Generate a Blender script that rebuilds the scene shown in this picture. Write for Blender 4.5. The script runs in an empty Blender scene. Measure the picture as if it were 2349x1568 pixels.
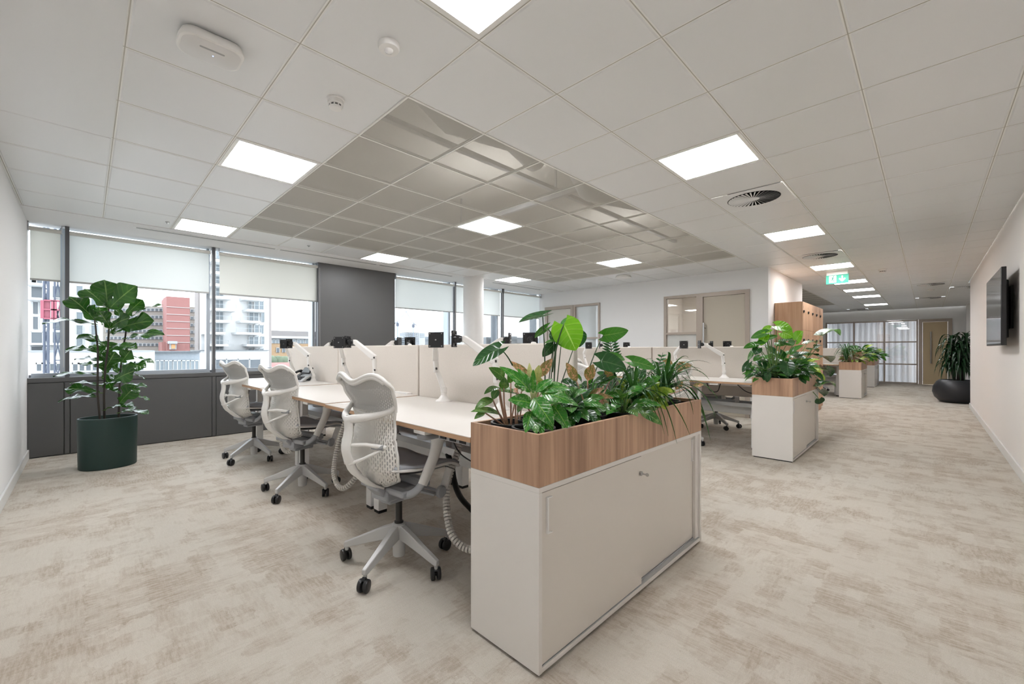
import bpy, bmesh, math, random
from mathutils import Vector, Matrix
R = random.Random(7)
PI = math.pi
SC = bpy.context.scene
COL = SC.collection
# ------------------------------------------------------------------ measured camera (photo frame 2349 x 1568)
F_, CX_, CY_, YAW, HC = 964.227, 1116.473, 801.12, 0.8093, 1.23
ZC = HC + 1.4448                      # ceiling height
SY, CY0 = math.sin(YAW), math.cos(YAW)
def ray(px, py):
    a = (px - CX_) / F_; b = -(py - CY_) / F_
    return (-SY + a * CY0, CY0 + a * SY, b)
def at(px, py, t):
    d = ray(px, py); return Vector((d[0] * t, d[1] * t, HC + d[2] * t))
def hz(px, py, z):
    d = ray(px, py); return at(px, py, (z - HC) / d[2])
def wx(px, py, X):
    d = ray(px, py); return at(px, py, X / d[0])
def wy(px, py, Y):
    d = ray(px, py); return at(px, py, Y / d[1])
# ------------------------------------------------------------------ colours and materials
def lin(c):
    if isinstance(c, str):
        c = c.lstrip('#'); c = [int(c[i:i + 2], 16) / 255 for i in (0, 2, 4)]
    return tuple(((x / 12.92) if x <= .04045 else ((x + .055) / 1.055) ** 2.4) for x in c)
def new_mat(name):
    m = bpy.data.materials.new(name); m.use_nodes = True
    nt = m.node_tree; b = nt.nodes['Principled BSDF']; return m, nt, b
def N(nt, t, **kw):
    n = nt.nodes.new(t)
    for k, v in kw.items():
        if k.startswith('i_'): n.inputs[k[2:].replace('_', ' ')].default_value = v
        else: setattr(n, k, v)
    return n
def L(nt, a, b): nt.links.new(a, b)
def mth(nt, op, a, b=None, c=None, clamp=False):
    n = nt.nodes.new('ShaderNodeMath'); n.operation = op; n.use_clamp = clamp
    for i, x in enumerate((a, b, c)):
        if x is None: continue
        if hasattr(x, 'links'): nt.links.new(x, n.inputs[i])
        else: n.inputs[i].default_value = x
    return n.outputs[0]
def mixc(nt, f, a, b, mode='MIX'):
    n = nt.nodes.new('ShaderNodeMix'); n.data_type = 'RGBA'; n.blend_type = mode
    for i, x in ((0, f), (6, a), (7, b)):
        if hasattr(x, 'links'): nt.links.new(x, n.inputs[i])
        elif i == 0: n.inputs[0].default_value = x
        else: n.inputs[i].default_value = (*x[:3], 1)
    return n.outputs[2]
def simple(name, col, rough=.5, metal=0, spec=.5, noise=0, nscale=20, bump=0, bscale=200, coat=0):
    m, nt, b = new_mat(name); c = lin(col)
    b.inputs['Base Color'].default_value = (*c, 1); b.inputs['Roughness'].default_value = rough
    b.inputs['Metallic'].default_value = metal; b.inputs['Specular IOR Level'].default_value = spec
    b.inputs['Coat Weight'].default_value = coat
    tc = N(nt, 'ShaderNodeTexCoord')
    if noise:
        n = N(nt, 'ShaderNodeTexNoise', i_Scale=nscale, i_Detail=3.0); L(nt, tc.outputs['Object'], n.inputs['Vector'])
        o = mixc(nt, n.outputs['Fac'], tuple(x * (1 - noise) for x in c), tuple(min(1, x * (1 + noise)) for x in c)); L(nt, o, b.inputs['Base Color'])
    if bump:
        n = N(nt, 'ShaderNodeTexNoise', i_Scale=bscale, i_Detail=2.0); L(nt, tc.outputs['Object'], n.inputs['Vector'])
        bp = N(nt, 'ShaderNodeBump', i_Strength=bump, i_Distance=.002); L(nt, n.outputs['Fac'], bp.inputs['Height']); L(nt, bp.outputs[0], b.inputs['Normal'])
    return m
def emis(name, col, s):
    m, nt, b = new_mat(name); b.inputs['Base Color'].default_value = (*lin(col), 1)
    b.inputs['Emission Color'].default_value = (*lin(col), 1); b.inputs['Emission Strength'].default_value = s; return m
def glassy(name, tint=(1, 1, 1), refl=1.0, extra=0.0, haze=0.0, hazecol='#E8EAEA'):
    m, nt, b = new_mat(name); out = nt.nodes['Material Output']; nt.nodes.remove(b)
    fr = N(nt, 'ShaderNodeFresnel', i_IOR=1.45); f = mth(nt, 'ADD', mth(nt, 'MULTIPLY', fr.outputs[0], refl), extra, clamp=True)
    tr = N(nt, 'ShaderNodeBsdfTransparent'); tr.inputs[0].default_value = (*tint, 1)
    gl = N(nt, 'ShaderNodeBsdfGlossy', i_Roughness=.02); mx = N(nt, 'ShaderNodeMixShader')
    L(nt, f, mx.inputs[0]); L(nt, gl.outputs[0], mx.inputs[2]); src = tr.outputs[0]
    if haze:
        d = N(nt, 'ShaderNodeBsdfTranslucent'); d.inputs[0].default_value = (*lin(hazecol), 1)
        d2 = N(nt, 'ShaderNodeBsdfDiffuse'); d2.inputs[0].default_value = (*lin(hazecol), 1); ad = N(nt, 'ShaderNodeMixShader', i_Fac=.5)
        L(nt, d.outputs[0], ad.inputs[1]); L(nt, d2.outputs[0], ad.inputs[2])
        hm = N(nt, 'ShaderNodeMixShader', i_Fac=haze); L(nt, tr.outputs[0], hm.inputs[1]); L(nt, ad.outputs[0], hm.inputs[2]); src = hm.outputs[0]
    L(nt, src, mx.inputs[1]); L(nt, mx.outputs[0], out.inputs[0]); return m
def wood(name, c1, c2, axis='Z', rough=.5):
    m, nt, b = new_mat(name); tc = N(nt, 'ShaderNodeTexCoord'); mp = N(nt, 'ShaderNodeMapping')
    s = [38, 38, 38]; s['XYZ'.index(axis)] = 1.6; mp.inputs['Scale'].default_value = s
    L(nt, tc.outputs['Object'], mp.inputs[0]); n = N(nt, 'ShaderNodeTexNoise', i_Scale=1.0, i_Detail=4.0, i_Distortion=.6); L(nt, mp.outputs[0], n.inputs['Vector'])
    mp2 = N(nt, 'ShaderNodeMapping'); s2 = [7, 7, 7]; s2['XYZ'.index(axis)] = .5; mp2.inputs['Scale'].default_value = s2
    L(nt, tc.outputs['Object'], mp2.inputs[0]); n2 = N(nt, 'ShaderNodeTexNoise', i_Scale=1.0, i_Detail=2.0); L(nt, mp2.outputs[0], n2.inputs['Vector'])
    f = mth(nt, 'ADD', mth(nt, 'MULTIPLY', n.outputs['Fac'], .55), mth(nt, 'MULTIPLY', n2.outputs['Fac'], .5))
    f = mth(nt, 'MULTIPLY_ADD', f, 3.3, -1.22, clamp=True)
    L(nt, mixc(nt, f, lin(c1), lin(c2)), b.inputs['Base Color']); b.inputs['Roughness'].default_value = rough; return m
def carpet():
    m, nt, b = new_mat('carpet_tiles'); tc = N(nt, 'ShaderNodeTexCoord'); P = tc.outputs['Object']
    def streak(sx, sy, off):
        mp = N(nt, 'ShaderNodeMapping'); mp.inputs['Scale'].default_value = (sx, sy, 1); mp.inputs['Location'].default_value = (off, off * .7, 0)
        L(nt, P, mp.inputs[0]); n = N(nt, 'ShaderNodeTexNoise', i_Scale=1.0, i_Detail=5.0, i_Roughness=.62); L(nt, mp.outputs[0], n.inputs['Vector']); return n.outputs['Fac']
    a = streak(13, 75, 3); c = streak(75, 13, 9); blot = streak(2.4, 2.4, 20); blx = streak(4, 9, 41); bly = streak(9, 4, 77)
    # quarter-turned tiles
    sp = N(nt, 'ShaderNodeSeparateXYZ'); L(nt, P, sp.inputs[0])
    fx = mth(nt, 'FLOOR', mth(nt, 'MULTIPLY', sp.outputs[0], 2.0)); fy = mth(nt, 'FLOOR', mth(nt, 'MULTIPLY', sp.outputs[1], 2.0))
    cb = N(nt, 'ShaderNodeCombineXYZ'); L(nt, fx, cb.inputs[0]); L(nt, fy, cb.inputs[1])
    wn = N(nt, 'ShaderNodeTexWhiteNoise', noise_dimensions='2D'); L(nt, cb.outputs[0], wn.inputs['Vector'])
    turn = mth(nt, 'GREATER_THAN', wn.outputs['Value'], .5)
    st = N(nt, 'ShaderNodeMix', data_type='FLOAT'); L(nt, turn, st.inputs[0]); L(nt, a, st.inputs[2]); L(nt, c, st.inputs[3])
    bl = N(nt, 'ShaderNodeMix', data_type='FLOAT'); L(nt, turn, bl.inputs[0]); L(nt, blx, bl.inputs[2]); L(nt, bly, bl.inputs[3])
    st_ = mth(nt, 'MULTIPLY_ADD', st.outputs[0], .40, mth(nt, 'MULTIPLY', mth(nt, 'ADD', a, c), .30))
    # woven rectangular blocks with ragged edges
    def blocks(sx, sy, ox, seed):
        mp = N(nt, 'ShaderNodeMapping'); mp.inputs['Scale'].default_value = (sx, sy, 1); mp.inputs['Location'].default_value = (ox, ox * 1.7, 0); L(nt, P, mp.inputs[0])
        jn = N(nt, 'ShaderNodeTexNoise', i_Scale=22.0, i_Detail=3.0); L(nt, P, jn.inputs['Vector'])
        va = N(nt, 'ShaderNodeVectorMath', operation='MULTIPLY_ADD'); L(nt, jn.outputs['Color'], va.inputs[0]); va.inputs[1].default_value = (.75, .75, 0); L(nt, mp.outputs[0], va.inputs[2])
        fl = N(nt, 'ShaderNodeVectorMath', operation='FLOOR'); L(nt, va.outputs[0], fl.inputs[0])
        w = N(nt, 'ShaderNodeTexWhiteNoise', noise_dimensions='2D'); L(nt, fl.outputs[0], w.inputs['Vector']); return w.outputs['Value']
    bsum = mth(nt, 'ADD', mth(nt, 'ADD', blocks(4.2, 9.5, .3, 1), blocks(9.5, 4.2, 3.3, 2)), mth(nt, 'ADD', blocks(3.1, 2.4, 7.3, 3), blocks(12, 7.0, 5.1, 4)))
    patch = mth(nt, 'ADD', mth(nt, 'MULTIPLY', bsum, .25), mth(nt, 'MULTIPLY_ADD', bl.outputs[0], .9, mth(nt, 'MULTIPLY', blot, .7)))
    patch = mth(nt, 'MULTIPLY_ADD', patch, -2.6, 3.72, clamp=True)
    sk = mth(nt, 'MULTIPLY_ADD', st_, -6.5, 3.75, clamp=True)
    f = mth(nt, 'SUBTRACT', 1.0, mth(nt, 'ADD', mth(nt, 'MULTIPLY', patch, mth(nt, 'MULTIPLY_ADD', sk, .45, .42)), mth(nt, 'MULTIPLY', sk, .12)), clamp=True)
    f = mth(nt, 'ADD', f, mth(nt, 'MULTIPLY', mth(nt, 'SUBTRACT', wn.outputs['Value'], .5), .06), clamp=True)
    fine = N(nt, 'ShaderNodeTexNoise', i_Scale=260.0, i_Detail=2.0); L(nt, P, fine.inputs['Vector'])
    col = mixc(nt, f, lin(CARP[0]), lin(CARP[1]))
    tint = N(nt, 'ShaderNodeTexNoise', i_Scale=.7, i_Detail=1.0); L(nt, P, tint.inputs['Vector'])
    col = mixc(nt, .35, col, mixc(nt, tint.outputs['Fac'], lin('#CABFB0'), lin('#BFC1BA')))
    col = mixc(nt, mth(nt, 'MULTIPLY_ADD', fine.outputs['Fac'], 1.6, -.5, clamp=True), mixc(nt, 1.0, col, (.86, .85, .84), 'MULTIPLY'), mixc(nt, 1.0, col, (1.08, 1.08, 1.08), 'MULTIPLY'))
    L(nt, col, b.inputs['Base Color']); b.inputs['Roughness'].default_value = .95; b.inputs['Specular IOR Level'].default_value = .1
    bp = N(nt, 'ShaderNodeBump', i_Strength=.5, i_Distance=.004); L(nt, fine.outputs['Fac'], bp.inputs['Height']); L(nt, bp.outputs[0], b.inputs['Normal'])
    return m
CARP = ('#AA9885', '#DBD4C9')
def perforated(name, col, pitch, hole, uvmode=None):
    """sheet with real see-through round holes"""
    m, nt, b = new_mat(name); out = nt.nodes['Material Output']
    tc = N(nt, 'ShaderNodeTexCoord'); sp = N(nt, 'ShaderNodeSeparateXYZ'); L(nt, tc.outputs['UV' if uvmode else 'Object'], sp.inputs[0])
    k = 2 * PI / pitch
    a = mth(nt, 'SINE', mth(nt, 'MULTIPLY', mth(nt, 'ADD', sp.outputs[0], sp.outputs[1]), k * .7071)); c = mth(nt, 'SINE', mth(nt, 'MULTIPLY', mth(nt, 'SUBTRACT', sp.outputs[0], sp.outputs[1]), k * .7071))
    h = mth(nt, 'GREATER_THAN', mth(nt, 'MULTIPLY', a, c), hole)
    b.inputs['Base Color'].default_value = (*lin(col), 1); b.inputs['Roughness'].default_value = .6
    tr = N(nt, 'ShaderNodeBsdfTransparent'); mx = N(nt, 'ShaderNodeMixShader')
    L(nt, h, mx.inputs[0]); L(nt, b.outputs[0], mx.inputs[1]); L(nt, tr.outputs[0], mx.inputs[2]); L(nt, mx.outputs[0], out.inputs[0]); return m
def translucent_mat(name, col, t=.5, rough=.9, noise=0):
    m, nt, b = new_mat(name); out = nt.nodes['Material Output']; b.inputs['Base Color'].default_value = (*lin(col), 1); b.inputs['Roughness'].default_value = rough
    tl = N(nt, 'ShaderNodeBsdfTranslucent'); tl.inputs[0].default_value = (*lin(col), 1); mx = N(nt, 'ShaderNodeMixShader', i_Fac=t)
    L(nt, b.outputs[0], mx.inputs[1]); L(nt, tl.outputs[0], mx.inputs[2]); L(nt, mx.outputs[0], out.inputs[0]); return m
def leafmat(name, dark, light, rib=None, var=None, varcol='#B9C4A2', veins=9, rough=.28, trans=.25, edge=False):
    """leaf: UV.x along, UV.y across (0..1)"""
    m, nt, b = new_mat(name); out = nt.nodes['Material Output']
    uv = N(nt, 'ShaderNodeTexCoord'); sp = N(nt, 'ShaderNodeSeparateXYZ'); L(nt, uv.outputs['UV'], sp.inputs[0])
    u = sp.outputs[0]; av = mth(nt, 'ABSOLUTE', mth(nt, 'MULTIPLY_ADD', sp.outputs[1], 2.0, -1.0))
    no = N(nt, 'ShaderNodeTexNoise', i_Scale=9.0, i_Detail=3.0); L(nt, uv.outputs['Object'], no.inputs['Vector'])
    col = mixc(nt, mth(nt, 'MULTIPLY_ADD', no.outputs['Fac'], 2.0, -.5, clamp=True), lin(dark), lin(light))
    vv = mth(nt, 'SINE', mth(nt, 'MULTIPLY', mth(nt, 'SUBTRACT', u, mth(nt, 'MULTIPLY', av, .22)), veins * 6.283))
    vein = mth(nt, 'POWER', mth(nt, 'MULTIPLY_ADD', vv, .5, .5), 9.0)
    if var:
        n2 = N(nt, 'ShaderNodeTexNoise', i_Scale=var, i_Detail=4.0, i_Roughness=.7); L(nt, uv.outputs['Object'], n2.inputs['Vector'])
        msk = mth(nt, 'MULTIPLY_ADD', n2.outputs['Fac'], 6.0, (-3.0 if edge else -2.9), clamp=True)
        msk = mth(nt, 'MULTIPLY', msk, mth(nt, 'MULTIPLY_ADD', av, (.8 if edge else -.35), (.25 if edge else .95), clamp=True))
        col = mixc(nt, msk, col, lin(varcol))
    ribc = lin(rib or light)
    rm = mth(nt, 'LESS_THAN', av, .045); col = mixc(nt, mth(nt, 'MULTIPLY', vein, .16), col, ribc); col = mixc(nt, mth(nt, 'MULTIPLY', rm, .7), col, ribc)
    L(nt, col, b.inputs['Base Color']); b.inputs['Roughness'].default_value = rough; b.inputs['Specular IOR Level'].default_value = .5
    bp = N(nt, 'ShaderNodeBump', i_Strength=.35, i_Distance=.004); L(nt, vein, bp.inputs['Height']); L(nt, bp.outputs[0], b.inputs['Normal'])
    tl = N(nt, 'ShaderNodeBsdfTranslucent'); L(nt, mixc(nt, 1.0, col, (1.1, 1.35, .5), 'MULTIPLY'), tl.inputs[0]); mx = N(nt, 'ShaderNodeMixShader', i_Fac=trans)
    L(nt, b.outputs[0], mx.inputs[1]); L(nt, tl.outputs[0], mx.inputs[2]); L(nt, mx.outputs[0], out.inputs[0]); return m
# ------------------------------------------------------------------ mesh builder
class MB:
    def __init__(s): s.v = []; s.f = []; s.uv = []; s.mi = []
    def add(s, vs, fs, uvs=None, mi=0):
        o = len(s.v); s.v += [tuple(p) for p in vs]
        for f in fs: s.f.append([o + i for i in f]); s.mi.append(mi)
        s.uv += (uvs if uvs else [(0, 0)] * len(vs)); return s
    def box(s, x0, x1, y0, y1, z0, z1, mi=0):
        return s.add([(x, y, z) for z in (z0, z1) for y in (y0, y1) for x in (x0, x1)],
                     [(0, 2, 3, 1), (4, 5, 7, 6), (0, 1, 5, 4), (2, 6, 7, 3), (0, 4, 6, 2), (1, 3, 7, 5)], mi=mi)
    def obox(s, M, sx, sy, sz, mi=0):
        vs = [M @ Vector((x * sx / 2, y * sy / 2, z * sz / 2)) for z in (-1, 1) for y in (-1, 1) for x in (-1, 1)]
        return s.add(vs, [(0, 2, 3, 1), (4, 5, 7, 6), (0, 1, 5, 4), (2, 6, 7, 3), (0, 4, 6, 2), (1, 3, 7, 5)], mi=mi)
    def bar(s, a, b, w, h, up=(0, 0, 1), w2=None, h2=None, mi=0):
        a, b = Vector(a), Vector(b); d = (b - a).normalized(); sd = d.cross(Vector(up))
        if sd.length < 1e-4: sd = d.cross(Vector((1, 0, 0)))
        sd.normalize(); u = sd.cross(d); w2 = w if w2 is None else w2; h2 = h if h2 is None else h2
        vs = [a + sd * (i * w / 2) + u * (j * h / 2) for i, j in ((-1, -1), (1, -1), (1, 1), (-1, 1))] + [b + sd * (i * w2 / 2) + u * (j * h2 / 2) for i, j in ((-1, -1), (1, -1), (1, 1), (-1, 1))]
        return s.add(vs, [(3, 2, 1, 0), (4, 5, 6, 7), (0, 1, 5, 4), (1, 2, 6, 5), (2, 3, 7, 6), (3, 0, 4, 7)], mi=mi)
    def tube(s, pts, r, n=8, caps=True, flat=1.0, up=(0, 0, 1), mi=0, closed=False):
        pts = [Vector(p) for p in pts]; m = len(pts); rs = r if isinstance(r, (list, tuple)) else [r] * m
        vs = []; fs = []; prev = None
        for i, p in enumerate(pts):
            if closed: d = pts[(i + 1) % m] - pts[i - 1]
            else: d = pts[min(i + 1, m - 1)] - pts[max(i - 1, 0)]
            d.normalize()
            if prev is None:
                sd = d.cross(Vector(up))
                if sd.length < 1e-3: sd = d.cross(Vector((1, 0, 0)))
            else: sd = prev - d * prev.dot(d)
            sd.normalize(); prev = sd; u = sd.cross(d)
            for k in range(n):
                a = 2 * PI * k / n; vs.append(p + sd * (math.cos(a) * rs[i]) + u * (math.sin(a) * rs[i] * flat))
        for i in range(m if closed else m - 1):
            j = (i + 1) % m
            for k in range(n): fs.append((i * n + k, i * n + (k + 1) % n, j * n + (k + 1) % n, j * n + k))
        if caps and not closed: fs.append(tuple(range(n - 1, -1, -1))); fs.append(tuple((m - 1) * n + k for k in range(n)))
        return s.add(vs, fs, mi=mi)
    def lathe(s, prof, c=(0, 0, 0), n=32, M=None, sx=1, sy=1, mi=0):
        """prof: list of (r, z); closed with caps where r > 0 at the ends"""
        vs = []; fs = []; c = Vector(c); m = len(prof)
        for r, z in prof:
            for k in range(n):
                a = 2 * PI * k / n; p = Vector((r * sx * math.cos(a), r * sy * math.sin(a), z)); vs.append(c + (M @ p if M else p))
        for i in range(m - 1):
            for k in range(n): fs.append((i * n + k, i * n + (k + 1) % n, (i + 1) * n + (k + 1) % n, (i + 1) * n + k))
        fs.append(tuple(range(n - 1, -1, -1))); fs.append(tuple((m - 1) * n + k for k in range(n)))
        return s.add(vs, fs, mi=mi)
    def grid(s, fn, nu, nv, u0=0, u1=1, v0=0, v1=1, mi=0, uvscale=(1, 1)):
        vs = []; uvs = []
        for i in range(nu + 1):
            for j in range(nv + 1):
                u = u0 + (u1 - u0) * i / nu; v = v0 + (v1 - v0) * j / nv; vs.append(fn(u, v)); uvs.append((u * uvscale[0], v * uvscale[1]))
        fs = [(i * (nv + 1) + j, i * (nv + 1) + j + 1, (i + 1) * (nv + 1) + j + 1, (i + 1) * (nv + 1) + j) for i in range(nu) for j in range(nv)]
        return s.add(vs, fs, uvs, mi)
    def prism(s, poly, M, h, mi=0):
        n = len(poly); vs = [M @ Vector((x, y, 0)) for x, y in poly] + [M @ Vector((x, y, h)) for x, y in poly]
        return s.add(vs, [tuple(range(n - 1, -1, -1)), tuple(range(n, 2 * n))] + [(k, (k + 1) % n, n + (k + 1) % n, n + k) for k in range(n)], mi=mi)
def wpos(o):
    v = Vector((0, 0, 0))
    while o: v += o.location; o = o.parent
    return v
def obj(name, mb, mat, parent=None, bevel=0, smooth=False, world=True, solid=0, segs=2, sub=0):
    me = bpy.data.meshes.new(name); off = wpos(parent) if (parent and world) else Vector((0, 0, 0))
    me.from_pydata([tuple(Vector(p) - off) for p in mb.v], [], mb.f)
    uvl = me.uv_layers.new(name='UVMap')
    for lp in me.loops: uvl.data[lp.index].uv = mb.uv[lp.vertex_index]
    for m in (mat if isinstance(mat, (list, tuple)) else [mat]): me.materials.append(m)
    if isinstance(mat, (list, tuple)):
        for p, i in zip(me.polygons, mb.mi): p.material_index = i
    me.validate(); me.update()
    if smooth:
        me.shade_smooth()
        if smooth is not True: me.set_sharp_from_angle(angle=math.radians(smooth))
    o = bpy.data.objects.new(name, me); COL.objects.link(o)
    if parent: o.parent = parent
    if bevel:
        b = o.modifiers.new('Bevel', 'BEVEL'); b.width = bevel; b.segments = segs; b.limit_method = 'ANGLE'; b.angle_limit = math.radians(40)
        if not smooth: me.shade_smooth(); me.set_sharp_from_angle(angle=math.radians(35))
        b.harden_normals = False
    if solid: t = o.modifiers.new('Solidify', 'SOLIDIFY'); t.thickness = solid; t.offset = 0
    if sub: t = o.modifiers.new('Subdivision', 'SUBSURF'); t.levels = sub; t.render_levels = sub
    return o
def tag(o, label=None, cat=None, group=None, kind=None):
    if label: o['label'] = label
    if cat: o['category'] = cat
    if group: o['group'] = group
    if kind: o['kind'] = kind
    return o
def thing(name, label, cat, loc=(0, 0, 0), rz=0, group=None):
    o = bpy.data.objects.new(name, None); COL.objects.link(o); o.location = loc; o.rotation_euler = (0, 0, rz); o.empty_display_size = .1
    return tag(o, label, cat, group)
def struct(name, mb, mat, parent=None, **kw):
    o = obj(name, mb, mat, parent, **kw)
    if not parent: o['kind'] = 'structure'
    return o
def dup(root, loc=None, rz=None, label=None, group=None, off=None):
    def cp(o, par):
        c = o.copy(); COL.objects.link(c)
        if par: c.parent = par
        for ch in list(o.children): cp(ch, c)
        return c
    r = cp(root, None)
    if loc is not None: r.location = loc
    if off is not None: r.location = root.location + Vector(off)
    if rz is not None: r.rotation_euler = (0, 0, rz)
    if label: r['label'] = label
    if group: r['group'] = group
    return r
def bez(p0, p1, p2, p3, n=12):
    p0, p1, p2, p3 = map(Vector, (p0, p1, p2, p3)); r = []
    for i in range(n + 1):
        t = i / n; r.append(p0 * (1 - t) ** 3 + p1 * 3 * t * (1 - t) ** 2 + p2 * 3 * t * t * (1 - t) + p3 * t ** 3)
    return r
# ------------------------------------------------------------------ shared materials
M = {}
M['wall'] = simple('painted_wall', '#F0EFEE', .85, bump=.05, bscale=90)
M['wallwarm'] = simple('painted_wall_warm', '#F0EBE7', .85)
M['ceil'] = simple('ceiling_metal', '#E9E9E8', .36)
M['grid'] = simple('ceiling_grid', '#F6F5F1', .5)
M['groove'] = simple('ceiling_groove', '#BDB8AD', .8)
M['carpet'] = carpet()
M['white'] = simple('white_gloss_trim', '#F0EFED', .4)
M['skirt'] = simple('skirting_paint', '#E9E8E6', .4)
M['darkpanel'] = simple('charcoal_panel', '#5B5B5B', .42, noise=.04, nscale=3)
M['mullion'] = simple('mullion_grey', '#5A5B5E', .4)
M['fin'] = simple('pale_alu_fin', '#B4BCC4', .35)
M['lam'] = simple('white_laminate', '#DFDAD4', .38)
M['cab'] = simple('cabinet_white', '#E8E4DF', .42)
M['cab2'] = simple('cabinet_door', '#DFD9D1', .42)
M['steel'] = simple('brushed_steel', '#BDBDBD', .3, metal=1)
M['alu'] = simple('aluminium', '#C4C6C8', .4, metal=.7)
M['oak'] = wood('planter_oak', '#9A775F', '#CBA587')
M['oak2'] = wood('locker_oak', '#BD9270', '#D8B18F')
M['ply'] = wood('desk_edge_ply', '#AB8666', '#C6A07E', axis='X')
M['fabric'] = simple('screen_fabric', '#D9D1C8', .95, noise=.10, nscale=160, bump=.3, bscale=700)
M['fabtrim'] = simple('screen_trim', '#A8988B', .8)
M['arm'] = simple('white_arm_metal', '#EDEAE6', .35)
M['black'] = simple('black_plastic', '#1B1B1D', .35)
M['softblack'] = simple('soft_black', '#161617', .6)
M['chairw'] = simple('chair_white_plastic', '#EDEBE7', .38)
M['chairmesh'] = None
M['chairg'] = simple('chair_grey_plastic', '#9C9EA1', .45)
M['chairseat'] = simple('seat_grey_mesh', '#A6A8AD', .8, noise=.12, nscale=300, bump=.3, bscale=900)
M['chairbase'] = simple('chair_base_silver', '#C6C6C5', .42, metal=.1)
M['gas'] = simple('gas_lift_dark', '#3B3A39', .35, metal=.5)
M['spine'] = simple('cable_spine_plastic', '#DAD6CF', .5)
M['blind'] = translucent_mat('blind_fabric', '#F3F5F3', .55)
M['blindcream'] = translucent_mat('blind_fabric_cream', '#F1F1EC', .46)
M['blindtube'] = simple('blind_tube', '#D9D7D1', .5)
M['glass'] = glassy('window_glass', (.97, .985, .985), .8)
M['glassin'] = glassy('partition_glass', (.93, .94, .93), 1.0, .04)
M['glasshaze'] = glassy('frosted_glass', (.95, .97, .96), 1.0, .02, .6, '#EEF2F1')
M['bronze'] = simple('bronze_frame', '#B0A498', .4, metal=.2)
M['doorbeige'] = simple('door_beige', '#C2B9A9', .5)
M['doortan'] = simple('door_tan', '#CDB893', .5)
M['led'] = emis('led_diffuser', '#F8F8FA', 23.0)
M['ledframe'] = simple('led_frame', '#F2F1EC', .4)
M['plast'] = simple('device_white', '#EDEBE7', .35)
M['slot'] = simple('slot_dark', '#6F6F6E', .8)
M['vdark'] = simple('void_dark', '#5E5E5D', .9)
M['perf'] = perforated('perforated_metal', '#C2BEB5', .006, .33)
M['plenum'] = simple('plenum_concrete', '#AAA69D', .95, noise=.2, nscale=2)
M['duct'] = simple('foil_duct', '#D6D8DA', .6, metal=.1, bump=.8, bscale=30)
M['tray'] = simple('cable_tray_metal', '#77797B', .8)
M['soil'] = simple('potting_soil', '#2B211B', .95, noise=.5, nscale=60, bump=1, bscale=80)
M['gravel'] = simple('gravel_mulch', '#7C7064', .95, noise=.6, nscale=70, bump=1, bscale=70)
M['potgreen'] = simple('pot_bottle_green', '#1F3733', .4)
M['potblack'] = simple('pot_charcoal', '#2E2F33', .4)
M['nursery'] = simple('nursery_pot_black', '#141416', .5)
WORLD_S = 5.0; VIEW = ('Standard', 'None', 0.27, 1.0)
# ================================================================== ROOM
XW, XR, YL, YB = -6.96, .62, -.478, 8.62        # window wall, right wall, left wall, back wall
XRET, YEND, YFAR = -1.92, 13.5, 21.3
GX = [-2.053 - .6 * i for i in range(8)]          # ..window side
gx = [.347 - .6 * k for k in range(12)]           # .347 ... -6.253
gy = [-.465 + .6 * k for k in range(37)]          # -.465 ... 21.1
mb = MB(); mb.box(-7.3, 3.2, YL - .2, 21.6, -.2, 0); struct('floor', mb, M['carpet'])
# ceiling: lights, diffusers and perforated tiles take their own cells
LIGHTS = [(-1.453, .735), (-1.453, 3.135), (-1.453, 6.135), (-1.453, 9.135), (-1.453, 11.535), (-1.453, 13.335), (-1.453, 15.135), (-1.453, 18.135),
          (-3.853, .735), (-3.853, 3.135), (-3.853, 6.135), (-6.253, .735), (-6.253, 3.135), (-6.253, 6.135),
          (-5.653, 10.335), (-3.253, 10.335), (-3.253, 9.135)]
VENTS = [(-1.453, 4.335), (-1.453, 7.935), (-.253, 13.335), (.347, 14.535), (-.253, 16.935), (-2.053, 19.935)]
def perf_cell(x, y):
    return (-5.7 < x < -2.06 and 1.3 < y < 7.3) or (-3.9 < x < -2.06 and 12.1 < y < 17.5)
def near(c, lst): return any(abs(c[0] - a[0]) < .05 and abs(c[1] - a[1]) < .05 for a in lst)
tiles = MB(); perf = MB()
xs = sorted(gx); ZB = ZC + .005
def tile(mbx, x0, x1, y0, y1, g=.009, ch=.007):
    a0, a1, b0, b1 = x0 + g + ch, x1 - g - ch, y0 + g + ch, y1 - g - ch; c0, c1, d0, d1 = x0 + g, x1 - g, y0 + g, y1 - g
    mbx.add([(a0, b0, ZC), (a1, b0, ZC), (a1, b1, ZC), (a0, b1, ZC), (c0, d0, ZB), (c1, d0, ZB), (c1, d1, ZB), (c0, d1, ZB)],
            [(0, 3, 2, 1), (0, 1, 5, 4), (1, 2, 6, 5), (2, 3, 7, 6), (3, 0, 4, 7)])
for i in range(-0, len(xs)):
    for k in range(len(gy)):
        x0 = xs[i]; x1 = x0 + .6; y0 = gy[k]; y1 = y0 + .6
        if x0 > .3: x1 = min(x1, .947 if y0 > 13.5 else .62)
        if y0 > 21.0: continue
        if near((x0, y0), LIGHTS) or near((x0, y0), VENTS): continue
        if k == 0 and x0 > -3.9:
            tiles.box(x0, x1, y0, y1 - .008, ZC, ZC + .01); continue
        if perf_cell(x0, y0): tile(perf, x0, x1, y0, y1, .006, .004)
        else: tile(tiles, x0, x1, y0, y1)
ceil = struct('ceiling', tiles, M['ceil'])
gm = MB()                                         # T-bar grid lines above the tile joints, and the fixed margins
for x in xs + [.94]:
    yb = YEND if x > .9 else (.127 if x > -3.83 else -.465)
    gm.box(x - .012, x + .012, yb, 21.3, ZB + .0005, ZB + .012)
for y in gy: gm.box(-6.253, .62 if y < 13.5 else .947, y - .012, y + .012, ZB, ZB + .0115)
obj('tile_grid', gm, M['grid'], ceil)
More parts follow.
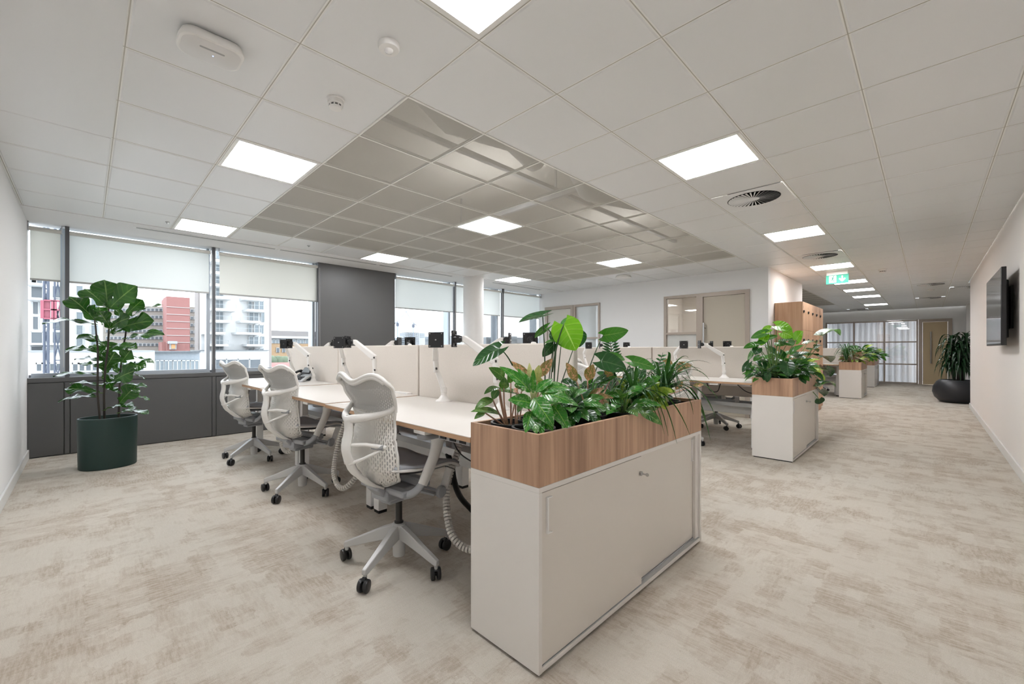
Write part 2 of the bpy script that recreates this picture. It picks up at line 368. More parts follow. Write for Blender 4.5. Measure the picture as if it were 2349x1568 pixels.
gr = MB()
for x in xs: gr.box(x - .0022, x + .0022, .127 if x > -3.83 else -.465, 21.2, ZB - .0006, ZB)
for y in gy: gr.box(-6.24, .6 if y < 13.5 else .93, y - .0022, y + .0022, ZB - .0012, ZB - .0006)
obj('grid_groove', gr, M['groove'], ceil)
mg = MB(); mg.box(-7.2, -6.265, YL, YFAR, ZC - .002, ZC + .03); mg.box(.93, 3.2, YEND, YFAR, ZC - .002, ZC + .03)
obj('plasterboard_margin', mg, M['wall'], ceil)
obj('perforated_tiles', perf, M['perf'], ceil)
pg = MB()
for (x0, x1, y0, y1) in ((-5.653, -2.053, 1.335, 7.335), (-3.853, -2.053, 12.135, 17.535)):
    nx, ny = round((x1 - x0) / .6), round((y1 - y0) / .6)
    for i in range(nx + 1): pg.box(x0 + .6 * i - .007, x0 + .6 * i + .007, y0, y1, ZC - .0012, ZC + .004)
    for i in range(ny + 1): pg.box(x0, x1, y0 + .6 * i - .006, y0 + .6 * i + .006, ZC - .0010, ZC + .0038)
obj('perforated_tile_rims', pg, simple('tile_rim_white', '#F4F2EC', .5), ceil)
# plenum above the perforated field
pl = MB(); pl.box(-7.3, 3.2, YL - .2, 21.6, ZC + .75, ZC + .95); obj('structural_slab', pl, M['plenum'], ceil)
for (x0, x1, y0, y1) in ((-5.66, -2.04, 1.33, 7.34), (-3.87, -2.04, 12.12, 17.55)):
    s = MB()
    s.box(x0 - .02, x0, y0, y1, ZC + .012, ZC + .75); s.box(x1, x1 + .02, y0, y1, ZC + .012, ZC + .75)
    s.box(x0, x1, y0 - .02, y0, ZC + .012, ZC + .75); s.box(x0, x1, y1, y1 + .02, ZC + .012, ZC + .75)
    obj('plenum_barrier', s, M['plenum'], ceil)
def ducting(name, label, pts, r, mat, ribs=True):
    mbx = MB(); P = []
    pts = [Vector(p) for p in pts]
    for a, b in zip(pts[:-1], pts[1:]):
        n = max(2, int((b - a).length / .035))
        for i in range(n): P.append(a.lerp(b, i / n))
    P.append(pts[-1]); rs = [r * (1.0 + (.07 if (i % 2 and ribs) else 0)) for i in range(len(P))]
    mbx.tube(P, rs, 20); return tag(obj(name, mbx, mat, smooth=50), label, 'duct')
ducting('foil_duct', 'flexible silver foil duct above perforated ceiling at its nearest corner', [(-2.20, 1.55, ZC + .22), (-2.42, 1.95, ZC + .25), (-2.30, 2.5, ZC + .26), (-2.5, 3.0, ZC + .3)], .10, M['duct'])
ducting('foil_duct', 'silver foil duct behind third perforated tile along the right edge', [(-2.25, 3.3, ZC + .30), (-2.5, 3.9, ZC + .26), (-2.3, 4.8, ZC + .3)], .11, M['duct'])
t = thing('cable_tray', 'ladder cable tray hanging above the perforated ceiling tiles', 'cable tray', (-2.9, 1.5, ZC + .35))
s = MB(); s.box(-2.52, -2.50, 1.5, 7.2, ZC + .35, ZC + .41); obj('side_rail', s, M['tray'], t); s = MB(); s.box(-2.14, -2.12, 1.5, 7.2, ZC + .35, ZC + .41); obj('side_rail', s, M['tray'], t)
for k in range(22): s = MB(); s.box(-2.50, -2.14, 1.7 + k * .25, 1.73 + k * .25, ZC + .355, ZC + .37); obj('rung', s, M['tray'], t)
t = thing('steel_beam', 'grey steel channel framing running above the perforated tiles', 'beam', (-4, 2, ZC + .4))
s = MB()
for y in (3.95,): s.box(-5.6, -2.6, y, y + .05, ZC + .32, ZC + .37)
for x in (-3.0,): s.box(x, x + .05, 1.4, 7.3, ZC + .38, ZC + .42)
for x in (-3.0, -4.7):
    for y in (3.95,): s.box(x, x + .02, y, y + .02, ZC + .37, ZC + .75)
obj('channel', s, M['tray'], t)
# walls
s = MB(); s.box(XW - .12, 3.2, YL - .15, YL, 0, ZC + .1); struct('wall_left', s, M['wall'])
s = MB(); s.box(XR, XR + .2, YL, YEND, 0, ZC + .05); struct('wall_right', s, M['wallwarm'])
s = MB(); s.box(1.6, 1.75, YEND, 21.6, 0, ZC + .1); s.box(.82, 1.75, YEND, YEND + .02, 0, ZC + .1); struct('wall_right_far', s, M['wall'])
# back wall with two glazed door openings
s = MB()
DA = (-6.84, -5.23, 2.315); DB = (-3.75, -2.20, 2.312)
s.box(XW - .1, DA[0], YB, YB + .15, 0, ZC + .05); s.box(DA[0], DA[1], YB, YB + .15, DA[2], ZC + .05); s.box(DA[1], DB[0], YB, YB + .15, 0, ZC + .05)
s.box(DB[0], DB[1], YB, YB + .15, DB[2], ZC + .05); s.box(DB[1], XRET, YB, YB + .15, 0, ZC + .05); struct('wall_back', s, M['wall'])
s = MB(); s.box(XRET - .15, XRET, YB + .15, 11.5, 0, ZC + .05); struct('corridor_wall', s, M['wallwarm'])
s = MB(); s.box(XW - .1, XRET - .15, 11.5, 11.65, 0, ZC + .05); s.box(-4.62, -4.50, YB + .15, 11.5, 0, ZC + .05); struct('wall_meeting_room', s, simple('meeting_room_paint', '#CDC4BA', .85))
s = MB(); s.box(-7.0, -6.85, 11.65, 21.6, 0, ZC + .05); struct('wall_far_left', s, M['wall'])
# far wall: glazing from x0 to x1, a tan door, plaster above
YF = YFAR
fx = [wy(p, 800, YF).x for p in (1895.9, 1958.9, 2028.6, 2104.2, 2109, 2177, 2184.4, 2215)]
ztop = wy(2030, 729, YF).z; ztop = 2.29
s = MB(); s.box(-7.0, fx[0], YF, YF + .15, 0, ZC + .05); s.box(fx[0], fx[6], YF, YF + .15, ztop, ZC + .05); s.box(fx[6], fx[7] + 1.0, YF, YF + .15, 0, ZC + .05)
struct('wall_far', s, M['wall'])
fr = MB()
for x in fx[0:4]: fr.box(x - .024, x + .024, YF - .02, YF + .08, 0, ztop)
for z in (.03, .70, 1.50, ztop - .03): fr.box(fx[0], fx[3], YF - .018, YF + .078, z - .022, z + .022)
fro = struct('window_1', fr, M['bronze'])
g = MB(); g.box(fx[0], fx[3], YF + .02, YF + .03, 0, ztop); obj('pane', g, glassy('far_glass', (.93, .94, .95), 1.3, .06), fro)
cu = MB(); cu.grid(lambda u, v: (fx[0] + (fx[3] - fx[0]) * u, YF + .45 + .05 * math.sin(u * 95) + .02 * math.sin(u * 41), .02 + 2.3 * v), 260, 2)
t = tag(obj('curtain', cu, translucent_mat('sheer_curtain', '#CFCFD0', .4)), 'sheer white pleated curtain behind the far glass partition', 'curtain')
s = MB(); s.box(fx[0] - 1, fx[6] + .5, YF + 2.4, YF + 2.5, 0, ZC); s.box(fx[0] - 1, fx[6] + .5, YF + .16, YF + 2.4, ZC - .3, ZC - .25); s.box(fx[0] - 1, fx[6] + .5, YF + .3, YF + 2.4, -.2, -.001)
struct('wall_far_room', s, M['wall'])
def door(name, x0, x1, y, z1, fw, leafmat_, handle_x, hz0, hz1, rail=True):
    f = MB(); f.box(x0, x0 + fw, y - .03, y + .1, 0, z1); f.box(x1 - fw, x1, y - .03, y + .1, 0, z1); f.box(x0 + fw, x1 - fw, y - .03, y + .1, z1 - fw, z1)
    d = struct(name, f, M['bronze'])
    l = MB(); l.box(x0 + fw + .004, x1 - fw - .004, y + .0, y + .045, .008, z1 - fw - .004); obj('door_leaf', l, leafmat_, d)
    h = MB(); h.tube([(handle_x, y - .07, hz0), (handle_x, y - .07, hz1)], .016, 12)
    for z in (hz0 + .1, hz1 - .1): h.tube([(handle_x, y - .07, z), (handle_x, y + .001, z)], .011, 10)
    obj('door_handle', h, M['steel'], d, smooth=40); return d
door('door_3', fx[3] + .03, fx[6], YF, ztop, .10, M['doortan'], fx[4] + .28, .75, 1.85)
s = MB(); s.box(fx[7] - .02, fx[7] + .9, YF - .9, YF - .8, 0, ZC); struct('wall_far_right', s, M['wall'])
# back-wall doors with side glazing
door('door_1', -6.835, -5.964, YB, DA[2], .075, simple('door_pale', '#D5D1C8', .5), -6.05, .7, 1.8)
door('door_2', -3.06, -2.20, YB, DB[2], .072, M['doorbeige'], -2.955, .55, 1.74)
def sidelight(name, x0, x1, y, z1, rails, top, bot):
    f = MB(); w = .05
    f.box(x0, x0 + w, y - .02, y + .09, 0, z1); f.box(x1 - w, x1, y - .02, y + .09, 0, z1); f.box(x0, x1, y - .019, y + .089, z1 - w, z1); f.box(x0, x1, y - .019, y + .089, 0, w)
    f.box(x0 + w, x1 - w, y - .015, y + .085, rails - .022, rails + .022)
    o = struct(name, f, M['bronze']); g = MB(); g.box(x0 + w, x1 - w, y + .03, y + .038, rails, z1 - w); obj('pane', g, top, o)
    g = MB(); g.box(x0 + w, x1 - w, y + .03, y + .038, w, rails); obj('frosted_pane', g, bot, o); return o
sidelight('window_2', -3.745, -3.06, YB, DB[2], 1.55, M['glassin'], M['glasshaze'])
sidelight('window_3', -5.96, -5.235, YB, DA[2], 1.50, glassy('side_glass', (.98, .99, .99), 1, .02, .75, '#F4F8F8'), M['glasshaze'])
# furniture-like bits inside the glazed meeting room
t = thing('meeting_room_cupboard', 'pale cupboard with timber band seen through the meeting room glass', 'cupboard', (-4.2, 11.2, 0))
s = MB(); s.box(-4.45, -3.75, 11.2, 11.49, 0, 1.35); obj('carcass', s, M['wall'], t, bevel=.004)
s = MB(); s.box(-4.45, -3.75, 11.18, 11.2, 1.2, 1.55); obj('timber_band', s, M['oak2'], t)
t = thing('meeting_table', 'pale meeting table seen through the glazed partition', 'table', (-3.2, 10.2, 0))
s = MB(); s.box(-3.9, -2.6, 9.8, 10.6, .71, .74); obj('tabletop', s, M['lam'], t, bevel=.004)
for x in (-3.8, -2.7):
    for y in (9.9, 10.5): s = MB(); s.box(x - .02, x + .02, y - .02, y + .02, 0, .71); obj('leg', s, M['white'], t)
# baseboards
s = MB(); s.box(XW, .60, YL, YL + .016, 0, .105); struct('baseboard_left', s, M['skirt'], bevel=.004)
s = MB(); s.box(XR - .016, XR, YL + .016, YEND + .0, 0, .105); struct('baseboard_right', s, M['skirt'], bevel=.004)
s = MB(); s.box(XW, -6.85, YB - .014, YB, 0, .1); s.box(-5.22, -3.76, YB - .014, YB, 0, .1); s.box(-2.19, XRET, YB - .014, YB, 0, .1); struct('baseboard_back', s, M['skirt'])
s = MB(); s.box(XRET, XRET + .014, YB, 9.0, 0, .1); struct('corridor_baseboard', s, M['skirt'])
# ------------------------------------------------------------------ window wall
MY = [-.16, 1.31, 2.81, 4.25, 5.715, 7.18, 8.62]
ZS = .905
s = MB(); s.box(XW - .25, XW - .02, YL, 11.5, 0, ZS - .012); struct('wall_window', s, M['darkpanel'])
s = MB(); spans = [(YL, -.185), (-.135, 1.285), (1.335, 2.785), (2.835, 4.225), (4.275, 5.69), (5.74, 7.155), (7.205, 8.61), (8.78, 11.4)]
for a, b in spans: s.box(XW - .02, XW, a + .004, b - .004, .012, ZS - .06)
for m_ in MY[:-1]: s.box(XW - .02, XW - .001, m_ - .021, m_ + .021, .012, ZS - .06)
s.box(XW - .24, XW + .003, YL, 11.5, ZS - .052, ZS)
o = struct('trim_1', s, M['darkpanel'], bevel=.002)
s = MB(); s.box(XW - .23, XW, 2.83, 4.235, ZS, ZC + .02); struct('wall_dark_panel', s, M['darkpanel'])
winbays = [(YL, -.16), (-.16, 1.31), (1.31, 2.81), (4.25, 5.715), (5.715, 7.18), (7.18, 8.62), (8.77, 10.2), (10.2, 11.5)]
XG = XW - .17
for k, (a, b) in enumerate(winbays):
    f = MB()
    if k not in (0, 3, 6): f.box(XW - .07, XW + .0, a - .018, a + .018, ZS, ZC)
    if k == 2: f.box(XW - .12, XW, b - .03, b + .02, ZS, ZC)
    f.box(XG - .03, XG + .018, a, b, ZS, ZS + .03)
    o = struct('window_%d' % (k + 4), f, M['mullion'])
    f = MB(); f.box(XG - .20, XG - .01, b - .05, b - .03, ZS - .1, ZC + .2); f.box(XG - .03, XG + .02, b - .065, b - .022, ZS + .046, ZC); f.box(XG - .03, XG + .021, a + .02, b - .022, ZS + .001, ZS + .046); obj('outer_fin', f, M['fin'], o)
    g = MB(); g.box(XG - .006, XG, a + .02, b - .02, ZS, ZC + .01); obj('pane', g, M['glass'], o)
s = MB(); s.box(XG - .5, XG - .04, YL, 11.5, ZS - .06, ZS - .01); struct('trim_2', s, simple('outer_ledge', '#C9CDD0', .5))
s = MB(); s.box(XW - .3, XW - .1, YL - .2, 11.5, ZC + .03, ZC + .3); struct('trim_3', s, M['wall'])
# roller blinds
BL = [(-.470, -.205, 'narrow grey-white roller blind in the corner by the left wall'), (-.165, 1.270, 'wide white roller blind above the fiddle leaf fig'),
      (1.375, 2.795, 'cream roller blind between the third window post and the charcoal wall panel'), (4.262, 5.695, 'roller blind between charcoal wall panel and round column'),
      (5.735, 7.135, 'roller blind half hidden behind the round column'), (7.215, 8.595, 'roller blind between round column and back wall')]
for a, b, lb in BL:
    t = thing('roller_blind', lb, 'blind', (XW - .02, (a + b) / 2, ZC), group='roller blinds on the window wall')
    s = MB(); s.tube([(XW - .03, a, ZC - .075), (XW - .03, b, ZC - .075)], .024, 16); obj('roller_tube', s, M['blindtube'], t, smooth=40)
    s = MB(); s.box(XW - .055, XW - .0535, a + .012, b - .012, 2.035, ZC - .07); obj('fabric', s, M['blindcream' if a in (-.470, 1.375) else 'blind'], t)
    s = MB(); s.box(XW - .060, XW - .049, a + .010, b - .010, 2.018, 2.040); obj('hem_bar', s, simple('hem_bar', '#A9A9A6', .5), t, bevel=.002)
    for y in (a, b): s = MB(); s.box(XW - .06, XW - .002, y - .004, y + .004, ZC - .105, ZC - .002); obj('bracket', s, M['alu'], t)
    s = MB(); yy = b + .012 if b < 8.5 else b - .03; s.tube([(XW + .004, yy, ZC - .09), (XW + .006, yy, 1.55), (XW + .004, yy + .004, 1.02)], .0022, 6); obj('pull_chain', s, M['blindtube'], t)
# round column
cc = wx(1086, 700, -6.33)
s = MB(); s.lathe([(.205, 0), (.205, ZC + .01)], (cc.x, cc.y, 0), 48); struct('column', s, M['wall'], smooth=40)
# slot diffusers in the margin
for y0, y1, lb in ((.40, 2.0, 'first ceiling slot diffuser from the left wall'), (2.0, 3.6, 'second ceiling slot diffuser along the windows'), (3.6, 5.25, 'ceiling slot diffuser ending beside the round column'), (6.3, 8.0, 'ceiling slot diffuser between column and back wall')):
    t = thing('slot_diffuser', lb, 'air vent', (-6.44, y0, ZC), group='slot diffusers along the windows')
    s = MB(); s.box(-6.49, -6.40, y0, y1 - .01, ZC - .006, ZC - .001); obj('frame', s, M['white'], t)
    s = MB(); s.box(-6.475, -6.462, y0 + .03, y1 - .04, ZC - .007, ZC - .005); s.box(-6.445, -6.432, y0 + .03, y1 - .04, ZC - .007, ZC - .005); obj('slot', s, M['slot'], t)
# LED panels
def led(x, y, lb, grp='square LED ceiling panels', ZC=ZC):
    t = thing('led_panel', lb, 'ceiling light', (x + .3, y + .3, ZC), group=grp)
    s = MB(); a, b, c = .010, .034, ZC - .001
    for (u0, u1, v0, v1) in ((a, .6 - a, a, b), (a, .6 - a, .6 - b, .6 - a), (a, b, b, .6 - b), (.6 - b, .6 - a, b, .6 - b)): s.box(x + u0, x + u1, y + v0, y + v1, c, ZC + .010)
    obj('frame', s, M['ledframe'], t)
    s = MB(); s.box(x + b, x + .6 - b, y + b, y + .6 - b, ZC + .002, ZC + .008); obj('diffuser', s, M['led'], t)
LBL = ['bright square light panel above the end of the nearest planter', 'bright square light panel beside the round swirl vent nearest', 'bright light panel over the second cabinet planter', 'bright light panel just in front of the exit sign',
       'corridor light panel just behind the exit sign', 'second corridor light panel beyond the exit sign', 'third corridor light panel beyond the exit sign', 'furthest light panel in the corridor row',
       'bright square light panel touching the window-side corner of the grey perforated ceiling', 'bright light panel in the middle of the perforated ceiling', 'bright light panel at the far end of the perforated ceiling', 'light panel by the windows nearest the left wall',
       'light panel above the charcoal wall panel', 'light panel next to the round column', 'light panel inside the left glazed meeting room', 'left light panel inside the right glazed meeting room', 'light panel close behind the right meeting room glass']
for (x, y), lb in zip(LIGHTS, LBL): led(x, y, lb)
for x in (-1.9,): led(x, YF + 1.2, 'light panel in the curtained room behind the far glazing', 'light panels behind the far curtain', ZC - .31)
# swirl diffusers
VL = ['round swirl air vent beside the second corridor light', 'round swirl air vent in front of the exit sign light', 'far round air vent over the corridor', 'round air vent high by the alcove beside the right wall end', 'round air vent near the tan door', 'small round air vent above the far benches']
for (x, y), lb in zip(VENTS, VL):
    cx_, cy_ = x + .3, y + .3
    t = thing('swirl_diffuser', lb, 'air vent', (cx_, cy_, ZC), group='round swirl air vents')
    s = MB(); n = 48
    sq = []
    for k in range(n):
        a = 2 * PI * k / n; c_, s_ = math.cos(a), math.sin(a); m_ = .288 / max(abs(c_), abs(s_)); sq.append((cx_ + c_ * m_, cy_ + s_ * m_, ZC - .001))
    ci = [(cx_ + .215 * math.cos(2 * PI * k / n), cy_ + .215 * math.sin(2 * PI * k / n), ZC - .001) for k in range(n)]
    s.add(sq + ci, [(k, n + k, n + (k + 1) % n, (k + 1) % n) for k in range(n)]); obj('face_plate', s, M['ceil'], t)
    s = MB(); s.lathe([(.215, ZC + .10), (.215, ZC + .09)], (cx_, cy_, 0), 40); s.lathe([(.217, ZC - .002), (.217, ZC + .1), (.216, ZC + .1), (.216, ZC - .002)], (cx_, cy_, 0), 40); obj('plenum_box', s, M['vdark'], t)
    s = MB()
    for k in range(36):
        a = 2 * PI * k / 36; d = Vector((math.cos(a), math.sin(a), 0)); p = Vector((-d.y, d.x, 0)); up = Vector((0, 0, 1)); c0 = Vector((cx_, cy_, ZC))
        tl = (p * .0155 + up * .007); 
        s.add([c0 + d * .045 - tl * .5, c0 + d * .045 + tl * .5, c0 + d * .21 + tl * 1.1, c0 + d * .21 - tl * 1.1], [(0, 1, 2, 3)])
    s.lathe([(.05, ZC - .003), (.05, ZC + .01)], (cx_, cy_, 0), 24); obj('blades', s, M['ceil'], t, solid=.0012)
# small ceiling devices
t = thing('wifi_access_point', 'white rounded rectangular wireless access point on the ceiling', 'wifi router', (-2.37, .435, ZC))
def rrect(w, h, r, n=6):
    P = []
    for cx_, cy_, a0 in ((w / 2 - r, h / 2 - r, 0), (-w / 2 + r, h / 2 - r, 90), (-w / 2 + r, -h / 2 + r, 180), (w / 2 - r, -h / 2 + r, 270)):
        for k in range(n + 1): a = math.radians(a0 + 90 * k / n); P.append((cx_ + r * math.cos(a), cy_ + r * math.sin(a)))
    return P
def loft(mbx, rings):
    n = len(rings[0]); vs = [p for r_ in rings for p in r_]; fs = [tuple(range(n - 1, -1, -1)), tuple((len(rings) - 1) * n + k for k in range(n))]
    for i in range(len(rings) - 1):
        for k in range(n): fs.append((i * n + k, i * n + (k + 1) % n, (i + 1) * n + (k + 1) % n, (i + 1) * n + k))
    mbx.add(vs, fs)
def rbox(mbx, c, w, h, r, levels, ang=0):
    rings = []
    for z, ins in levels:
        rings.append([(c[0] + math.cos(ang) * x - math.sin(ang) * y, c[1] + math.sin(ang) * x + math.cos(ang) * y, z) for x, y in rrect(w - 2 * ins, h - 2 * ins, max(.004, r - ins))])
    loft(mbx, rings)
ac_ = ce_ = hz(484, 116, ZC - .04)
s = MB(); rbox(s, (ac_.x, ac_.y), .195, .262, .062, [(ZC, .03), (ZC - .010, .012), (ZC - .038, .0), (ZC - .050, .004), (ZC - .054, .014)]); obj('housing', s, M['plast'], t, smooth=45)
s = MB(); rbox(s, (ac_.x, ac_.y), .170, .235, .052, [(ZC - .0535, .0), (ZC - .0565, .004)]); obj('face', s, simple('ap_face', '#DEDCD9', .5), t, smooth=45)
s = MB(); s.lathe([(.003, ZC - .0573), (.003, ZC - .056)], (ac_.x - .01, ac_.y + .01, 0), 12); obj('status_light', s, emis('blue_led', '#9AB8FF', 3), t)
s = MB(); rbox(s, (ac_.x + .03, ac_.y + .0), .012, .10, .005, [(ZC - .0572, 0), (ZC - .0560, 0)]); obj('logo', s, simple('ap_logo', '#A5A4A2', .5), t)
p = hz(892, 112, ZC - .02); t = thing('motion_sensor', 'round white motion sensor on the ceiling by the near light', 'sensor', (p.x, p.y, ZC))
s = MB(); s.lathe([(.050, ZC), (.050, ZC - .018), (.046, ZC - .026), (.030, ZC - .028)], (p.x, p.y, 0), 40); obj('housing', s, M['plast'], t, smooth=40)
s = MB(); s.lathe([(.021, ZC - .028), (.019, ZC - .034), (.010, ZC - .039), (.002, ZC - .041)], (p.x, p.y, 0), 28); obj('lens', s, simple('sensor_lens', '#F4F2F0', .15), t, smooth=60)
def smoke(p, lb, r=.05):
    t = thing('smoke_detector', lb, 'smoke detector', (p.x, p.y, ZC), group='smoke detectors')
    s = MB(); s.lathe([(r, ZC), (r, ZC - .008), (r * .9, ZC - .010), (r * .88, ZC - .030), (r * .78, ZC - .034)], (p.x, p.y, 0), 36); obj('base', s, M['plast'], t, smooth=40)
    s = MB(); s.lathe([(r * .7, ZC - .033), (r * .7, ZC - .046)], (p.x, p.y, 0), 28); obj('chamber', s, simple('detector_gap', '#6A6866', .8), t, smooth=40)
    s = MB(); s.lathe([(r * .74, ZC - .045), (r * .62, ZC - .055), (r * .3, ZC - .058)], (p.x, p.y, 0), 28)
    for k in range(10):
        a = 2 * PI * k / 10; s.box(p.x + r * .72 * math.cos(a) - .003, p.x + r * .72 * math.cos(a) + .003, p.y + r * .72 * math.sin(a) - .003, p.y + r * .72 * math.sin(a) + .003, ZC - .047, ZC - .033)
    obj('cap', s, M['plast'], t, smooth=40)
smoke(hz(770, 240, ZC - .03), 'white smoke detector beside the corner of the perforated ceiling')
smoke(Vector((-.56, 10.4, 0)), 'smoke detector over the corridor right of the exit sign', .06)
smoke(hz(1996, 709, ZC - .05), 'smoke detector above the far glazed partition', .06)
p = Vector((-4.11, 7.62, 0)); t = thing('wifi_access_point', 'flat white access point on the ceiling near the back wall', 'wifi router', (p.x, p.y, ZC))
s = MB(); rbox(s, (p.x, p.y), .26, .26, .08, [(ZC, .02), (ZC - .02, .002), (ZC - .045, .0), (ZC - .055, .02)]); obj('housing', s, M['plast'], t, smooth=45)
p = hz(2135, 666, ZC - .03); t = thing('motion_sensor', 'small round sensor between two far corridor vents', 'sensor', (p.x, p.y, ZC))
s = MB(); s.lathe([(.06, ZC), (.06, ZC - .03), (.03, ZC - .045)], (p.x, p.y, 0), 28); obj('housing', s, M['plast'], t, smooth=40)
for px, py, lb in ((384, 509, 'tiny sprinkler head on the ceiling near the windows'), (708, 563, 'tiny sprinkler head above the charcoal panel')):
    p = hz(px, py, ZC); s = MB(); s.lathe([(.02, ZC - .001), (.02, ZC - .006), (.008, ZC - .008), (.008, ZC - .02)], (p.x, p.y, 0), 16); tag(obj('sprinkler', s, M['steel']), lb, 'sprinkler', 'ceiling sprinklers')
# exit sign
ey = 10.06; xl = wy(1895, 635, ey).x; xr = wy(1947, 635, ey).x; zt = wy(1921, 622, ey).z; z0 = wy(1921, 650, ey).z; zm = wy(1921, 629, ey).z
t = thing('exit_sign', 'green and white hanging exit sign with running man and down arrow', 'sign', ((xl + xr) / 2, ey, ZC))
s = MB(); s.box(xl + .01, xr - .01, ey - .03, ey + .03, zm - .01, zt); s.box((xl + xr) / 2 - .04, (xl + xr) / 2 + .04, ey - .02, ey + .02, zt, ZC + .002); obj('housing', s, M['plast'], t, bevel=.004)
s = MB(); s.box(xl, xr, ey - .008, ey + .008, z0, zm); obj('panel', s, emis('exit_green', '#3FAE92', .25), t)
W_ = xr - xl; H_ = zm - z0; em = emis('exit_white', '#FFFFFF', .5)
s = MB(); cxm, czm = xl + W_ * .30, z0 + H_ * .5; yf = ey - .0105
s.box(xl + W_ * .14, xl + W_ * .46, yf, ey - .008, z0 + H_ * .12, z0 + H_ * .88); obj('white_square', s, em, t)
s = MB(); yf2 = ey - .013; u = H_
def seg(a, b, w): s.bar((cxm + a[0] * u, yf2, czm + a[1] * u), (cxm + b[0] * u, yf2, czm + b[1] * u), w * u, .003, up=(0, 1, 0))
seg((.03, .2), (-.02, -.02), .10); seg((-.02, -.02), (.12, -.14), .07); seg((.12, -.14), (.10, -.3), .06); seg((-.02, -.02), (-.10, -.16), .07); seg((-.10, -.16), (-.26, -.16), .06)
seg((.03, .16), (.17, .06), .05); seg((.03, .16), (-.14, .12), .05); seg((-.14, .12), (-.18, .0), .045)
s.lathe([(.055 * u, -.002), (.055 * u, .002)], (cxm + .07 * u, yf2, czm + .29 * u), 16, Matrix.Rotation(PI / 2, 3, 'X')); obj('running_figure', s, simple('exit_figure', '#2FA183', .6), t)
s = MB(); ax = xl + W_ * .72
def segA(a, b, w): s.bar((ax + a[0] * u, yf, czm + a[1] * u), (ax + b[0] * u, yf, czm + b[1] * u), w * u, .004, up=(0, 1, 0))
segA((0, .33), (0, -.2), .13); segA((-.24, .04), (.02, -.28), .14); segA((.24, .04), (-.02, -.28), .14); obj('down_arrow', s, em, t)
# television on the right wall
t = thing('television', 'black wall-mounted flat television on the right wall', 'television', (.56, 7.3, 1.66))
s = MB(); s.box(.505, .54, 6.60, 8.10, 1.272, 2.055); obj('bezel', s, M['black'], t, bevel=.004)
s = MB(); s.box(.5035, .5045, 6.615, 8.085, 1.292, 2.045); obj('screen', s, simple('tv_screen', '#3A3D40', .10, spec=1.0), t)
s = MB(); s.box(.54, .575, 6.85, 7.85, 1.35, 1.95); obj('rear_housing', s, M['softblack'], t, bevel=.01)
s = MB(); s.box(.600, .619, 7.0, 7.7, 1.45, 1.9); s.box(.575, .60, 7.3, 7.36, 1.4, 1.95); obj('wall_bracket', s, M['softblack'], t)
